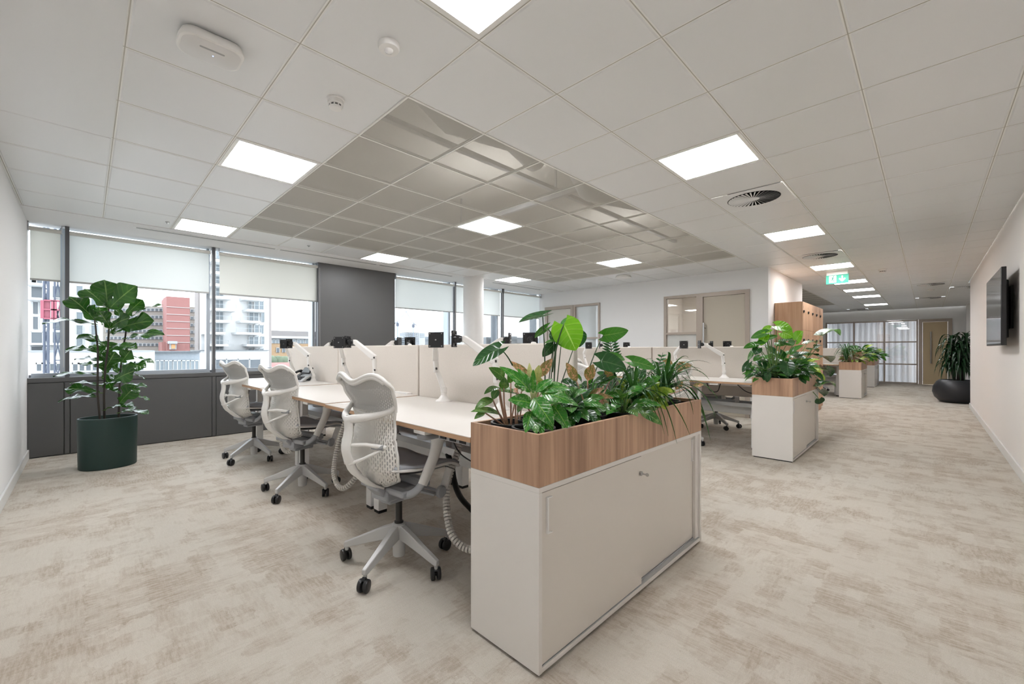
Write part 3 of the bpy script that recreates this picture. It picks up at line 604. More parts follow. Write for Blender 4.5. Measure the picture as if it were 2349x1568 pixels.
# ================================================================== CABINETS AND PLANTER BOXES
def cabinet(x0, x1, y0, y1, lb, box_lb, h=.712, ph=.911, keys=True, grp='white storage cabinets under planters'):
    t = thing('storage_cabinet', lb, 'cabinet', ((x0 + x1) / 2, (y0 + y1) / 2, 0), group=grp)
    s = MB(); e = .02; L_ = y1 - y0
    s.box(x0, x1, y0, y1, h - e, h); s.box(x0, x1, y0, y0 + e, .012, h - e); s.box(x0, x1, y1 - e, y1, .012, h - e)
    s.box(x0, x1 - .001, y0 + e, y1 - e, .012, .012 + e); s.box(x0 + .0, x0 + .008, y0 + e, y1 - e, .032, h - e)
    obj('carcass', s, M['cab'], t, bevel=.0012)
    s = MB(); s.box(x0 + .012, x1 - .012, y0 + .012, y1 - .012, 0, .012); obj('plinth', s, M['softblack'], t)
    ym = y0 + L_ * .51
    s = MB(); s.box(x1 - .024, x1 - .007, y0 + e + .003, ym, .036, h - e - .006); d1 = obj('sliding_door', s, M['cab2'], t, bevel=.001)
    s = MB(); s.box(x1 - .046, x1 - .029, ym - .03, y1 - e - .02, .040, h - e - .004); d2 = obj('sliding_door', s, M['cab2'], t, bevel=.001)
    for d, yy, xf in ((d1, y0 + .052, x1 - .007), (d2, y1 - .088, x1 - .029)):
        s = MB(); zA, zB = .525, .665
        s.box(xf - .001, xf + .009, yy, yy + .007, zA, zB); s.box(xf - .001, xf + .009, yy + .007, yy + .030, zA, zA + .004); s.box(xf - .001, xf + .009, yy + .007, yy + .030, zB - .004, zB)
        obj('handle', s, M['white'], d, bevel=.001)
    s = MB(); s.box(x1 - .05, x1 - .004, y0 + e, y1 - e, .0325, .0345); s.box(x1 - .027, x1 - .024, y0 + e, y1 - e, .0345, .040); obj('bottom_track', s, M['alu'], t)
    s = MB(); s.box(x1 - .028, x1 - .012, y1 - e - .045, y1 - e, .034, h - e); obj('end_stile', s, M['cab'], t)
    if keys:
        yk, zk = ym + .004 - .02, .602
        s = MB(); s.lathe([(.011, 0), (.011, .010), (.009, .012)], (x1 - .007, yk, zk), 20, Matrix.Rotation(PI / 2, 3, 'Y')); k = obj('lock', s, M['steel'], t, smooth=40)
        s = MB(); s.box(x1 + .004, x1 + .022, yk - .0015, yk + .0015, zk - .004, zk + .004); s.lathe([(.009, -.0015), (.009, .0015)], (x1 + .030, yk, zk), 18, Matrix.Rotation(PI / 2, 3, 'X')); obj('key', s, M['steel'], k)
    t2 = thing('planter_box', box_lb, 'planter', ((x0 + x1) / 2, (y0 + y1) / 2, h), group='oak planter troughs on the cabinets')
    s = MB(); w = .018; b = h + .001
    s.box(x0, x1, y0, y0 + w, b, ph); s.box(x0, x1, y1 - w, y1, b, ph); s.box(x0, x0 + w, y0 + w, y1 - w, b, ph); s.box(x1 - w, x1, y0 + w, y1 - w, b, ph); s.box(x0 + w, x1 - w, y0 + w, y1 - w, b, b + .012)
    obj('timber_sides', s, M['oak'], t2)
    s = MB(); k = w + .001; s.box(x0 + k, x1 - k, y0 + k, y1 - k, b + .013, b + .05)
    for (a0, a1, c0, c1) in ((x0 + k, x1 - k, y0 + k, y0 + k + .003), (x0 + k, x1 - k, y1 - k - .003, y1 - k), (x0 + k, x0 + k + .003, y0 + k + .003, y1 - k - .003), (x1 - k - .003, x1 - k, y0 + k + .003, y1 - k - .003)): s.box(a0, a1, c0, c1, b + .05, ph - .02)
    obj('liner', s, M['softblack'], t2)
    return t, t2
cabinet(-1.383, -1.0, 1.222, 2.850, 'large white sliding-door cabinet with a key in its lock', 'longest-looking oak planter trough, with trailing grassy leaves over its side')
cabinet(-1.395, -1.008, 5.545, 7.10, 'white sliding-door cabinet at the end of the second bench', 'oak planter trough on the second cabinet, tall bright leaves above')
cabinet(-1.567, -1.137, 13.95, 15.36, 'small distant white cabinet at the end of the third bench', 'distant oak planter trough with orange-tinged plants')
cabinet(-1.62, -1.185, 18.5, 20.2, 'last white cabinet close to the far glass partition', 'last oak planter trough by the glass partition')
# ================================================================== BENCH DESKS
ZD = .845
OB = [0.0]
def build_desk(x1, y0, y1, w, lb, side):
    """desk from x1-w to x1; side=-1: user sits at low y, +1: at high y"""
    x0 = x1 - w + .004; t = thing('desk', lb, 'desk', ((x0 + x1) / 2, (y0 + y1) / 2, 0), group='white sit-stand bench desks')
    s = MB(); s.box(x0, x1, y0, y1, ZD - .0035, ZD); obj('tabletop', s, M['lam'], t)
    s = MB(); s.box(x0, x1, y0, y1, ZD - .025, ZD - .0036); obj('edge_board', s, M['ply'], t)
    yc = 1.62 - 1.22 + y0 if side < 0 else y1 - .40
    s = MB(); s.box(x0 + .05, x1 - .05, yc - .025, yc + .025, ZD - .075, ZD - .045)
    for xx in (x0 + .03, x1 - .09): s.box(xx, xx + .06, y0 + .07, y1 - .05, ZD - .045, ZD - .026)
    obj('top_frame', s, M['white'], t, bevel=.002)
    for xx in (x0 + .02, x1 - .095):
        s = MB(); s.box(xx, xx + .075, yc - .0375, yc + .0375, .022, .56); s.box(xx + .008, xx + .067, yc - .030, yc + .030, .56, ZD - .046); l = obj('leg', s, M['white'], t, bevel=.003)
        s = MB(); s.box(xx + .003, xx + .072, yc - .0345, yc + .0345, 0, .022); obj('foot', s, M['softblack'], l)
    s = MB(); ys = y0 + .012 if side < 0 else y1 - .012; sg = 1 if side < 0 else -1
    s.box(x1 - .46, x1 - .36, min(ys, ys + sg * .05), max(ys, ys + sg * .05), ZD - .048, ZD - .026); obj('height_control', s, M['white'], t, bevel=.003)
    return t
def screen_panel(x0, x1, y, lb, end=False):
    t = thing('desk_screen', lb, 'desk divider', ((x0 + x1) / 2, y, .6), group='beige fabric bench screens')
    s = MB(); s.box(x0 + .010, x1 - .006, y - .026, y + .026, .60, 1.268); obj('fabric_panel', s, M['fabric'], t, bevel=.010)
    for xx in (x0 + .35, x1 - .40):
        s = MB(); s.box(xx, xx + .05, y - .008, y + .008, .4805, .62); obj('bracket', s, M['white'], t)
    s = MB(); s.box(x0 + .004, x0 + .011, y - .018, y + .018, .61, 1.262); obj('edge_trim', s, M['fabtrim'], t)
    return t
def beam(x0, x1, y, lb):
    t = thing('support_beam', lb, 'desk frame', ((x0 + x1) / 2, y, .4), group='bench support beams')
    s = MB(); s.box(x0, x1, y - .03, y + .03, .37, .48); obj('beam', s, M['white'], t, bevel=.004)
    s = MB(); s.box(x0 + .02, x1 - .02, y - .16, y + .16, .481, .484); s.box(x0 + .02, x1 - .02, y - .16, y - .157, .484, .53); s.box(x0 + .02, x1 - .02, y + .157, y + .16, .484, .53); obj('cable_tray', s, M['alu'], t)
    for xx in (x0 + .06, (x0 + x1) / 2, x1 - .14):
        s = MB(); s.box(xx, xx + .07, y - .035, y + .035, 0, .37); obj('post', s, M['white'], t, bevel=.003)
    return t
def cable_spine(pts, lb):
    t = thing('cable_spine', lb, 'cable', tuple(pts[0]), group='white segmented cable spines under the desks')
    P = []
    for i in range(len(pts) - 1):
        a, b = Vector(pts[i]), Vector(pts[i + 1]); p0 = Vector(pts[i - 1]) if i else a * 2 - b; p3 = Vector(pts[i + 2]) if i + 2 < len(pts) else b * 2 - a
        for k in range(14):
            u = k / 14; P.append(.5 * ((2 * a) + (b - p0) * u + (2 * p0 - 5 * a + 4 * b - p3) * u * u + (3 * a - p0 - 3 * b + p3) * u ** 3))
    P.append(Vector(pts[-1])); cum = [0]
    for a, b in zip(P[:-1], P[1:]): cum.append(cum[-1] + (b - a).length)
    s = MB(); d = 0; i = 0
    while d < cum[-1] - .02:
        while cum[i + 1] < d: i += 1
        f = (d - cum[i]) / max(1e-6, cum[i + 1] - cum[i]); c = P[i].lerp(P[i + 1], f); q = (P[i + 1] - P[i]).to_track_quat('Z', 'Y').to_matrix()
        s.lathe([(.014, -.008), (.021, -.006), (.021, .006), (.014, .008)], c, 8, q); d += .0185
    obj('segments', s, M['spine'], t, smooth=35)
    s = MB(); s.tube(P[::2], .013, 6); obj('core_cables', s, M['softblack'], t); return t
# ------------------------------------------------------------------ monitor arms
def jointed(mbx, a, b, w, h, w2=None): mbx.bar(a, b, w, h, (0, 0, 1), w2, h if w2 is None else h * .8)
def build_arm(pts, nrm, tilt, lb, org):
    base, e1, e2, hd, pc = [Vector(p) for p in pts]
    t = thing('monitor_arm', lb, 'monitor arm', org, group='white monitor arms with black mounts'); c = Vector((base.x, base.y, ZD))
    s = MB(); s.lathe([(.062, 0), (.060, .006), (.040, .020), (.026, .038), (.022, .045)], c, 28); s.lathe([(.021, .045), (.021, .10)], c, 20); obj('clamp_base', s, M['arm'], t, smooth=35)
    s = MB(); p1 = c + Vector((0, 0, .085)); s.bar(p1, e1, .040, .034, (0, 0, 1), .034, .030)
    s.lathe([(.024, -.02), (.024, .02)], p1, 18); s.lathe([(.021, -.028), (.021, .012)], e1, 18); s.tube([e1, e2], .020, 16); obj('lower_arm', s, M['arm'], t, smooth=35, bevel=.004)
    s = MB(); s.lathe([(.022, -.014), (.022, .024)], e2, 18); s.bar(e2, hd, .044, .052, (0, 0, 1), .036, .040); s.lathe([(.017, -.028), (.019, 0), (.016, .016)], hd, 16); obj('upper_arm', s, M['arm'], t, smooth=35, bevel=.006)
    for e in (e1, e2): s = MB(); s.bar(e + Vector((.019, -.012, -.006)), e + Vector((.021, -.016, .008)), .010, .010); obj('joint_insert', s, M['gas'], t)
    n = Vector((nrm[0], nrm[1], 0)).normalized(); z = Vector((0, 0, 1)); z = (z + n * tilt).normalized(); x = n.cross(z).normalized(); z = x.cross(n).normalized()
    # plate frame: columns x (right), z (up), n (normal)
    n2 = x.cross(z).normalized(); Rm = Matrix((x, z, n2)).transposed().to_4x4()
    if n2.dot(n) < 0: n2 = -n2
    s = MB(); s.bar(hd + Vector((0, 0, .0)), pc - n * .055, .020, .020); s.tube([pc - n * .058, pc - n * .01], [.018, .030], 16); s.obox(Matrix.Translation(pc - n * .030) @ Rm, .05, .05, .02)
    obj('tilt_head', s, M['black'], t, smooth=35)
    s = MB(); T = Matrix.Translation(pc) @ Rm; s.obox(T, .108, .108, .006)
    for i in (-1, 1):
        s.obox(T @ Matrix.Translation((i * .051, 0, .004)), .006, .108, .008); s.obox(T @ Matrix.Translation((0, i * .051, .004)), .108, .006, .008)
        s.obox(T @ Matrix.Rotation(i * PI / 4, 4, 'Z') @ Matrix.Translation((0, 0, .003)), .12, .008, .008)
    s.lathe([(.026, 0), (.024, .006)], pc, 20, Rm.to_3x3()); v = obj('vesa_plate', s, M['black'], t)
    s = MB()
    for i in (-1, 1):
        for k in (-1, 1): s.lathe([(.0035, -.008), (.0035, .009)], T @ Vector((i * .043, k * .043, 0)), 10, Rm.to_3x3())
    s.lathe([(.005, -.009), (.005, .009)], pc, 10, Rm.to_3x3()); obj('screw', s, M['steel'], v)
    return t
pA = [wy(1018, 912, 1.93), wy(1001, 845, 1.88), wy(999, 822, 1.88), wy(999, 789, 1.80), wy(1000, 779, 1.755)]
pB = [wy(1150, 922, 1.93), wy(1139, 868, 1.88), wy(1136, 828, 1.88), wy(1064, 775, 1.79), wy(1041, 777, 1.745)]
armA = build_arm(pA, (.55, -.83), .12, 'white monitor arm left of the planter with a square black plate', (pA[0].x, pA[0].y, ZD))
armB = build_arm(pB, (-.80, -.60), .08, 'thick white monitor arm rising behind the nearest leaves', (pB[0].x, pB[0].y, ZD))
WD = 1.545
BENCHES = [('first', -1.385, 1.22, 3, True), ('second', -1.398, 5.545, 3, True), ('third', -1.575, 13.98, 3, True), ('fourth', -1.63, 18.55, 2, False)]
pos_w = ['next to the planter', 'in the middle', 'at the window end']
for bi, (bn, X1, Y0, n, arms) in enumerate(BENCHES):
    for k in range(n):
        x1 = X1 - WD * k; ctx = '%s of the %s bench' % (pos_w[k if n == 3 else 2 * k], bn)
        ZD = .845 + .006 * k
        build_desk(x1, Y0, Y0 + .778, WD, 'white desk on the chair-row side %s' % ctx, -1)
        build_desk(x1, Y0 + .842, Y0 + 1.62, WD, 'white desk on the far side %s' % ctx, 1)
        screen_panel(x1 - WD + .0, x1, Y0 + .81, 'beige fabric desk screen %s' % ctx); ZD = .845
        if arms:
            dx, dy = x1 + 1.385, Y0 - 1.22
            rw = bn
            if (bi, k) != (0, 0):
                dup(armA, off=(dx, dy, 0), label='left monitor arm on the chair-row side, %s' % ctx); dup(armB, off=(dx, dy, 0), label='right monitor arm on the chair-row side, %s' % ctx)
            xc = x1 - WD / 2
            for src, nm in ((armA, 'one'), (armB, 'other')):
                q = src.location; dxx = q.x - (-1.385 - WD / 2); dyy = q.y - 2.03
                dup(src, loc=(xc - dxx, Y0 + .81 - dyy, ZD), rz=PI, label='%s monitor arm of the far-side desk %s' % ('corridor-side' if nm == 'one' else 'window-side', ctx))
    beam(X1 - WD * n + .04, X1 - .04, Y0 + .81, 'white support beam with cable tray under the %s bench' % bn)
E_ = [(-1.95, 1.60), (-3.35, 1.66), (-3.05, 1.7), (-4.9, 1.62)]
cable_spine([(-1.93, 1.70, .80), (-1.95, 1.62, .62), (-1.93, 1.52, .42), (-1.80, 1.45, .22), (-1.66, 1.50, .17), (-1.58, 1.62, .32), (-1.56, 1.74, .55), (-1.56, 1.80, .80)], 'white segmented cable spine beside the nearest chair')
cable_spine([(-1.50, 1.72, .80), (-1.49, 1.66, .50), (-1.46, 1.60, .26), (-1.40, 1.62, .20), (-1.40, 1.75, .35), (-1.42, 1.85, .52)], 'white cable spine close behind the nearest cabinet')
cable_spine([(-3.28, 1.60, .80), (-3.30, 1.50, .52), (-3.24, 1.42, .26), (-3.08, 1.42, .17), (-2.98, 1.52, .32), (-3.02, 1.66, .58), (-3.05, 1.74, .80)], 'white cable spine looping down behind the middle chair')
cable_spine([(-4.62, 1.66, .80), (-4.66, 1.52, .5), (-4.60, 1.46, .26), (-4.46, 1.5, .2), (-4.40, 1.66, .45), (-4.42, 1.85, .5)], 'white cable spine behind the chair by the windows')
0 and cable_spine([(-1.9, 5.95, .80), (-1.92, 5.9, .5), (-1.8, 5.85, .2), (-1.65, 5.95, .35), (-1.62, 6.1, .52)], 'white cable spine under the second bench')
def cable(pts, r, mat, lb, grp=None, name='power_cable'):
    P = []
    for i in range(len(pts) - 1):
        a, b = Vector(pts[i]), Vector(pts[i + 1]); p0 = Vector(pts[i - 1]) if i else a * 2 - b; p3 = Vector(pts[i + 2]) if i + 2 < len(pts) else b * 2 - a
        for k in range(8):
            u = k / 8; P.append(.5 * ((2 * a) + (b - p0) * u + (2 * p0 - 5 * a + 4 * b - p3) * u * u + (3 * a - p0 - 3 * b + p3) * u ** 3))
    P.append(Vector(pts[-1])); s = MB(); s.tube(P, r, 8); return tag(obj(name, s, mat, smooth=50), lb, 'cable', grp)
_e = hz(1085, 1172, .02)
cable([wy(1026, 1036, 1.90), wy(1036, 1070, 1.84), wy(1044, 1110, 1.86), wy(1058, 1142, 1.98), _e], .021, M['softblack'], 'thick black cable sleeve curving to the floor behind the nearest cabinet', 'black cable sleeves', 'cable_sleeve')
cable([(-3.12, 1.95, .50), (-3.10, 1.80, .40), (-3.06, 1.72, .2), (-3.0, 1.70, .02)], .016, M['softblack'], 'black cable sleeve reaching the floor behind the middle chair', 'black cable sleeves', 'cable_sleeve')
cable([(-1.62, 1.30, .80), (-1.60, 1.36, .70), (-1.50, 1.46, .64), (-1.40, 1.60, .66)], .0035, M['black'], 'thin black cable hanging below the near desk edge')
cable([(-2.80, 1.32, .80), (-2.78, 1.38, .68), (-2.66, 1.44, .70), (-2.62, 1.5, .80)], .0035, M['black'], 'thin black cable looping under the desk split')
cable([(-1.95, 5.75, .80), (-1.92, 5.8, .70), (-1.84, 5.8, .70), (-1.80, 5.78, .80)], .006, M['black'], 'dark cable loop hanging under the second bench desk')
cable([(-1.60, 5.75, .80), (-1.52, 5.8, .72), (-1.42, 5.9, .68)], .005, M['black'], 'dark cable hanging near the second cabinet')
t = thing('power_strip', 'white multi-socket power strip fixed under the near desk edge', 'power strip', (-1.62, 1.3, .79))
s = MB(); s.box(-1.72, -1.48, 1.30, 1.36, .775, .817); obj('body', s, M['chairg'], t, bevel=.003)
s = MB()
for k in range(3): s = MB(); s.box(-1.70 + k * .075, -1.655 + k * .075, 1.295, 1.30, .782, .81); obj('socket', s, M['softblack'], t)
pass
for px, py, lb in ((925, 903, 'low white desk power module against the screen left of the near arm'), (1757 - 20, 866, 'white desk power module beside the second planter')):
    p = hz(px, py, ZD); s = MB(); s.box(p.x - .11, p.x + .11, p.y - .03, p.y + .03, ZD, ZD + .018); tag(obj('power_module', s, M['plast'], bevel=.004), lb, 'power socket')
p = hz(793, 925, ZD); s = MB(); s.box(p.x - .05, p.x + .05, p.y - .04, p.y + .04, ZD, ZD + .0015); tag(obj('desk_plate', s, M['plast']), 'thin pale plate lying at the corner of the near desk top', 'plate')
# ------------------------------------------------------------------ desk telephone
ph = thing('desk_phone', 'black and silver office telephone on the window-end desk', 'telephone', (-5.03, 1.80, ZD + .012), rz=.35)
def pobj(nm, mbx, mat, par=ph, **k): return obj(nm, mbx, mat, par, world=False, **k)
Tm = Matrix.Translation((0, .02, .045)) @ Matrix.Rotation(math.radians(28), 4, 'X')
s = MB(); s.obox(Tm, .205, .185, .022); pobj('body', s, M['alu'], bevel=.006)
s = MB(); s.obox(Tm @ Matrix.Translation((-.070, 0, .012)), .055, .18, .006); s.obox(Matrix.Translation((0, .115, .05)) @ Matrix.Rotation(math.radians(-50), 4, 'X'), .15, .012, .11); s.box(-.09, .09, .15, .165, 0, .012); pobj('stand', s, M['black'], bevel=.003)
s = MB()
for i in range(3):
    for k in range(4): s.obox(Tm @ Matrix.Translation((-.012 + i * .030, -.065 + k * .021, .014)), .022, .014, .006)
pobj('keypad', s, simple('phone_keys', '#2E3033', .4), bevel=.001)
s = MB(); s.obox(Tm @ Matrix.Translation((.030, .085, .045)) @ Matrix.Rotation(math.radians(22), 4, 'X'), .135, .09, .016); pobj('display_housing', s, M['black'], bevel=.004)
s = MB(); s.obox(Tm @ Matrix.Translation((.030, .084, .0545)) @ Matrix.Rotation(math.radians(22), 4, 'X'), .118, .074, .002); pobj('display', s, simple('phone_display', '#9FA6AB', .12, metal=.4))
hp = [Tm @ Vector(v) for v in ((-.072, -.088, .030), (-.072, -.06, .052), (-.072, 0, .062), (-.072, .06, .052), (-.072, .088, .030))]
s = MB(); s.tube(bez(hp[0], hp[1] + Vector((0, 0, .02)), hp[3] + Vector((0, 0, .02)), hp[4], 12), [.020, .019, .016, .014, .013, .013, .013, .013, .013, .014, .016, .019, .020], 12); pobj('handset', s, M['black'], smooth=50)
# ================================================================== TASK CHAIR
def slotmat(name, col, kx, kz, tx, tz, rough=.4):
    m, nt, b = new_mat(name); out = nt.nodes['Material Output']; tc = N(nt, 'ShaderNodeTexCoord'); sp = N(nt, 'ShaderNodeSeparateXYZ'); L(nt, tc.outputs['UV'], sp.inputs[0])
    b.inputs['Base Color'].default_value = (*lin(col), 1); b.inputs['Roughness'].default_value = rough
    col_i = mth(nt, 'FLOOR', mth(nt, 'MULTIPLY', sp.outputs[1], kx)); fx_ = mth(nt, 'FRACT', mth(nt, 'MULTIPLY', sp.outputs[1], kx))
    fz_ = mth(nt, 'FRACT', mth(nt, 'ADD', mth(nt, 'MULTIPLY', sp.outputs[0], kz), mth(nt, 'MULTIPLY', col_i, .5)))
    h = mth(nt, 'MULTIPLY', mth(nt, 'LESS_THAN', mth(nt, 'ABSOLUTE', mth(nt, 'SUBTRACT', fx_, .5)), tx), mth(nt, 'LESS_THAN', mth(nt, 'ABSOLUTE', mth(nt, 'SUBTRACT', fz_, .5)), tz))
    tr = N(nt, 'ShaderNodeBsdfTransparent'); mx = N(nt, 'ShaderNodeMixShader'); L(nt, h, mx.inputs[0]); L(nt, b.outputs[0], mx.inputs[1]); L(nt, tr.outputs[0], mx.inputs[2]); L(nt, mx.outputs[0], out.inputs[0]); return m
M['meshlow'] = slotmat('chair_back_slots', '#E9E6E0', 30, 9, .17, .33)
M['meshtop'] = slotmat('chair_back_mesh', '#BDBCB9', 34, 14, .14, .36)
def interp(tab, z):
    for (a, va), (b, vb) in zip(tab[:-1], tab[1:]):
        if z <= b: f = (z - a) / (b - a); f = f * f * (3 - 2 * f); return va + (vb - va) * f
    return tab[-1][1]
BY = [(.46, -.130), (.52, -.195), (.60, -.232), (.70, -.236), (.82, -.215), (.92, -.225), (1.02, -.262), (1.12, -.318)]
BW = [(.46, .06), (.475, .105), (.50, .145), (.54, .182), (.60, .208), (.67, .210), (.76, .186), (.84, .174), (.92, .192), (1.0, .216), (1.06, .222), (1.12, .205)]
ZT, ZM, ZBk = 1.085, .905, .475
def bk(z, v, off=0):
    w = interp(BW, z); y = interp(BY, z) + .055 * v * v * (1.1 if z < .75 else .9) - off; zz = z
    if z > 1.0:
        k = (z - 1.0) / (ZT - 1.0); zz = z + k * (.022 * math.cos(v * 4.3 + 3.14) * (1 - .2 * abs(v)) - .030 * abs(v) ** 5)
    if z < .56: k = (.56 - z) / .085; zz = z + k * .035 * v * v
    return Vector((w * v, y, zz))
def make_chair(lb):
    t = thing('task_chair', lb, 'office chair', (0, 0, 0), group='white mesh task chairs'); ob = lambda nm, mbx, mat, par=t, **k: obj(nm, mbx, mat, par, world=False, **k)
    s = MB(); s.grid(lambda u, v: bk(ZM + (ZT - .012 - ZM) * u, -.95 + 1.9 * v), 14, 22, uvscale=(.7, 1.0)); ob('upper_back_mesh', s, M['meshtop'], solid=.003)
    s = MB(); s.grid(lambda u, v: bk(ZBk + (ZM - ZBk) * u, -.97 + 1.94 * v), 26, 22, uvscale=(1.6, 1.0)); ob('lower_back_shell', s, M['meshlow'], solid=.004, smooth=True)
    out = [bk(ZM + (ZT - ZM) * i / 14, 1) for i in range(15)] + [bk(ZT, 1 - 2 * i / 18) for i in range(1, 18)] + [bk(ZT - (ZT - ZM) * i / 14, -1) for i in range(15)]
    s = MB(); s.tube(out, [.010] * 13 + [.012] * 21 + [.010] * 13, 10, flat=1.3)
    low = [bk(ZBk + (ZM - ZBk) * i / 24, 1) for i in range(24, -1, -1)] + [bk(ZBk, 1 - 2 * i / 8) for i in range(1, 8)] + [bk(ZBk + (ZM - ZBk) * i / 24, -1) for i in range(25)]
    s.tube(low, .0065, 8)
    for q in (-1, 1): s.tube(bez(bk(ZM + .03, q, 0), bk(ZM - .01, q * .98, .02), Vector((q * .11, bk(.88, 0).y - .085, .885)), Vector((q * .008, bk(.86, 0).y - .108, .868)), 12), [.010, .011, .011, .012, .013, .014, .015, .016, .017, .018, .019, .020, .020], 10, flat=1.2)
    s.tube([bk(ZT, .95 - 1.9 * i / 18, .002) - Vector((0, 0, .012)) for i in range(19)], .012, 8)
    s.tube([bk(ZM, -1 + 2 * i / 16, .002) - Vector((0, 0, .020 * (1 - abs(-1 + 2 * i / 16)))) for i in range(17)], [.006] * 17, 10); ob('back_frame', s, M['chairw'], smooth=60)
    s = MB()
    def spn(u, v):
        z = .475 + (.885 - .475) * u; p = bk(z, 0); w = .036 + .018 * (1 - u) ** 2; o_ = .012 + .112 * math.sin(min(1, u * 1.35 + .02) * PI / 2) - .012 * max(0, u - .7); return Vector((v * w, p.y - o_ + .014 * v * v, z))
    s.grid(spn, 16, 6, v0=-1, v1=1); ob('back_spine', s, M['chairw'], solid=.012, smooth=True)
    s = MB()
    for q in (-1, 1):
        s.tube([Vector((q * .015, bk(.72, 0).y - .105, .738)), Vector((q * .10, bk(.72, .5).y - .075, .745)), bk(.725, q * .86, .028)], [.010, .010, .012], 10)
        s.tube([Vector((q * .015, bk(.66, 0).y - .098, .640)), Vector((q * .09, bk(.68, .4).y - .075, .672)), bk(.722, q * .84, .03)], [.010, .009, .008], 10)
    lb_ = ob('lumbar_support', s, M['chairw'], smooth=60)
    for q in (-1, 1): s = MB(); s.tube([bk(.724, q * .55, .048), bk(.726, q * .84, .040)], [.007, .015], 10); ob('adjuster_tip', s, M['chairg'], lb_, smooth=60)
    # seat
    def seat(u, v, off=0):
        y = -.185 + .47 * u; w = .238 - .030 * (1 - u) ** 2 - .05 * max(0, u - .85) / .15 * .6
        z = .585 + .018 * v * v - .012 * math.sin(u * PI) - .055 * max(0, u - .72) ** 1.6 / .13 + .012 * (1 - u) ** 3
        return Vector((v * w, y, z - off))
    s = MB(); s.grid(lambda u, v: seat(u, v), 20, 14, v0=-1, v1=1); ob('seat', s, M['chairseat'], solid=.022, smooth=True)
    edge = [seat(i / 20, 1, .012) for i in range(21)] + [seat(1, 1 - 2 * i / 10, .012) for i in range(1, 10)] + [seat(1 - i / 20, -1, .012) for i in range(21)] + [seat(0, -1 + 2 * i / 8, .012) for i in range(1, 8)]
    s = MB(); s.tube(edge, .008, 8, closed=True)
    for q in (-1, 1): s.bar((q * .205, .21, .535), (q * .195, .17, .43), .014, .05, (1, 0, 0))
    s.grid(lambda u, v: seat(.05 + .8 * u, v * .85, .035), 8, 6, v0=-1, v1=1); ob('seat_rim', s, M['chairw'], smooth=50)
    # mechanism
    s = MB(); s.box(-.075, .075, -.14, .12, .395, .455); s.box(-.045, .045, -.10, .08, .365, .395); s.box(-.19, .19, -.13, -.07, .44, .475); s.box(-.17, .17, .03, .09, .455, .50)
    s.bar((0, -.12, .43), (0, bk(.49, 0).y - .012, .485), .10, .04)
    ob('tilt_mechanism', s, M['chairg'], bevel=.010)
    s = MB(); s.lathe([(.010, 0), (.034, .004), (.036, .018), (.028, .026)], (.20, .13, .42), 20, Matrix.Rotation(PI / 2, 3, 'Y')); s.tube([(.05, .12, .425), (.21, .13, .42)], .009, 8); s.bar((.12, .06, .425), (.21, .09, .415), .035, .012)
    ob('adjustment_knob', s, M['chairg'], smooth=40)
    for q in (-1, 1):
        s = MB(); s.tube(bez((q * .155, -.09, .445), (q * .235, -.10, .46), (q * .255, -.06, .50), (q * .262, -.045, .535), 8), [.013] * 9, 10, flat=1.6)
        ar = ob('arm_bracket', s, M['chairg'], smooth=60)
        s = MB(); s.tube(bez((q * .262, -.055, .515), (q * .268, -.01, .60), (q * .272, .05, .68), (q * .262, .055, .752), 10), [.020, .021, .022, .023, .023, .023, .024, .025, .027, .030, .034], 12, flat=1.35); ob('armrest_post', s, M['chairw'], smooth=60)
        s = MB(); pr = [(x * (1 + .10 * math.sin(y * 12)), y) for x, y in rrect(.092, .245, .042, 6)]; cx_ = q * .258
        loft(s, [[(cx_ + x * k, .045 + y * k, z) for x, y in pr] for z, k in ((.752, .86), (.757, .97), (.772, 1.0), (.782, .96), (.785, .86))]); ob('arm_pad', s, M['chairg'], smooth=50)
    s = MB(); s.lathe([(.019, .235), (.019, .37)], (0, 0, 0), 20); s.lathe([(.026, .228), (.026, .240)], (0, 0, 0), 20); ob('gas_lift', s, M['gas'], smooth=40)
    s = MB(); s.lathe([(.034, .045), (.036, .10), (.040, .20), (.040, .225), (.030, .232)], (0, 0, 0), 28); ob('base_hub', s, M['chairbase'], smooth=40)
    for k in range(5):
        a = 2 * PI * k / 5; d = Vector((math.cos(a), math.sin(a), 0)); p = Vector((-d.y, d.x, 0)); s = MB()
        def ring(r, zt, zb, w): c = d * r; return [c + p * w + Vector((0, 0, zb)), c + p * w * .8 + Vector((0, 0, zt)), c - p * w * .8 + Vector((0, 0, zt)), c - p * w + Vector((0, 0, zb))]
        loft(s, [ring(.025, .226, .148, .024), ring(.09, .206, .136, .022), ring(.20, .160, .110, .018), ring(.300, .120, .084, .015), ring(.322, .112, .084, .013)])
        s.tube([d * .308 + Vector((0, 0, .105)), d * .308 + Vector((0, 0, .062))], .010, 10); ob('base_leg', s, M['chairbase'], bevel=.004, smooth=30)
        s = MB(); c = d * .322; q_ = Vector((math.cos(a + .9 + k), math.sin(a + .9 + k), 0)); Mx = q_.to_track_quat('Z', 'Y').to_matrix()
        c = d * .308 + Vector((-q_.y, q_.x, 0)) * .014; c.z = .033
        for o_ in (.016, -.016): s.lathe([(.022, -.012), (.031, -.009), (.033, -.004), (.033, .004), (.031, .009), (.022, .012)], c + q_ * o_, 22, Mx)
        s.lathe([(.012, -.02), (.012, .02)], c, 12, Mx); s.bar(c + Vector((0, 0, .018)), d * .308 + Vector((0, 0, .066)), .018, .03); ob('caster', s, M['black'], smooth=40)
    return t
ch = make_chair('white mesh task chair at the desk next to the first planter')
ch.location = (-2.11, 1.31, 0); ch.rotation_euler = (0, 0, math.radians(7))
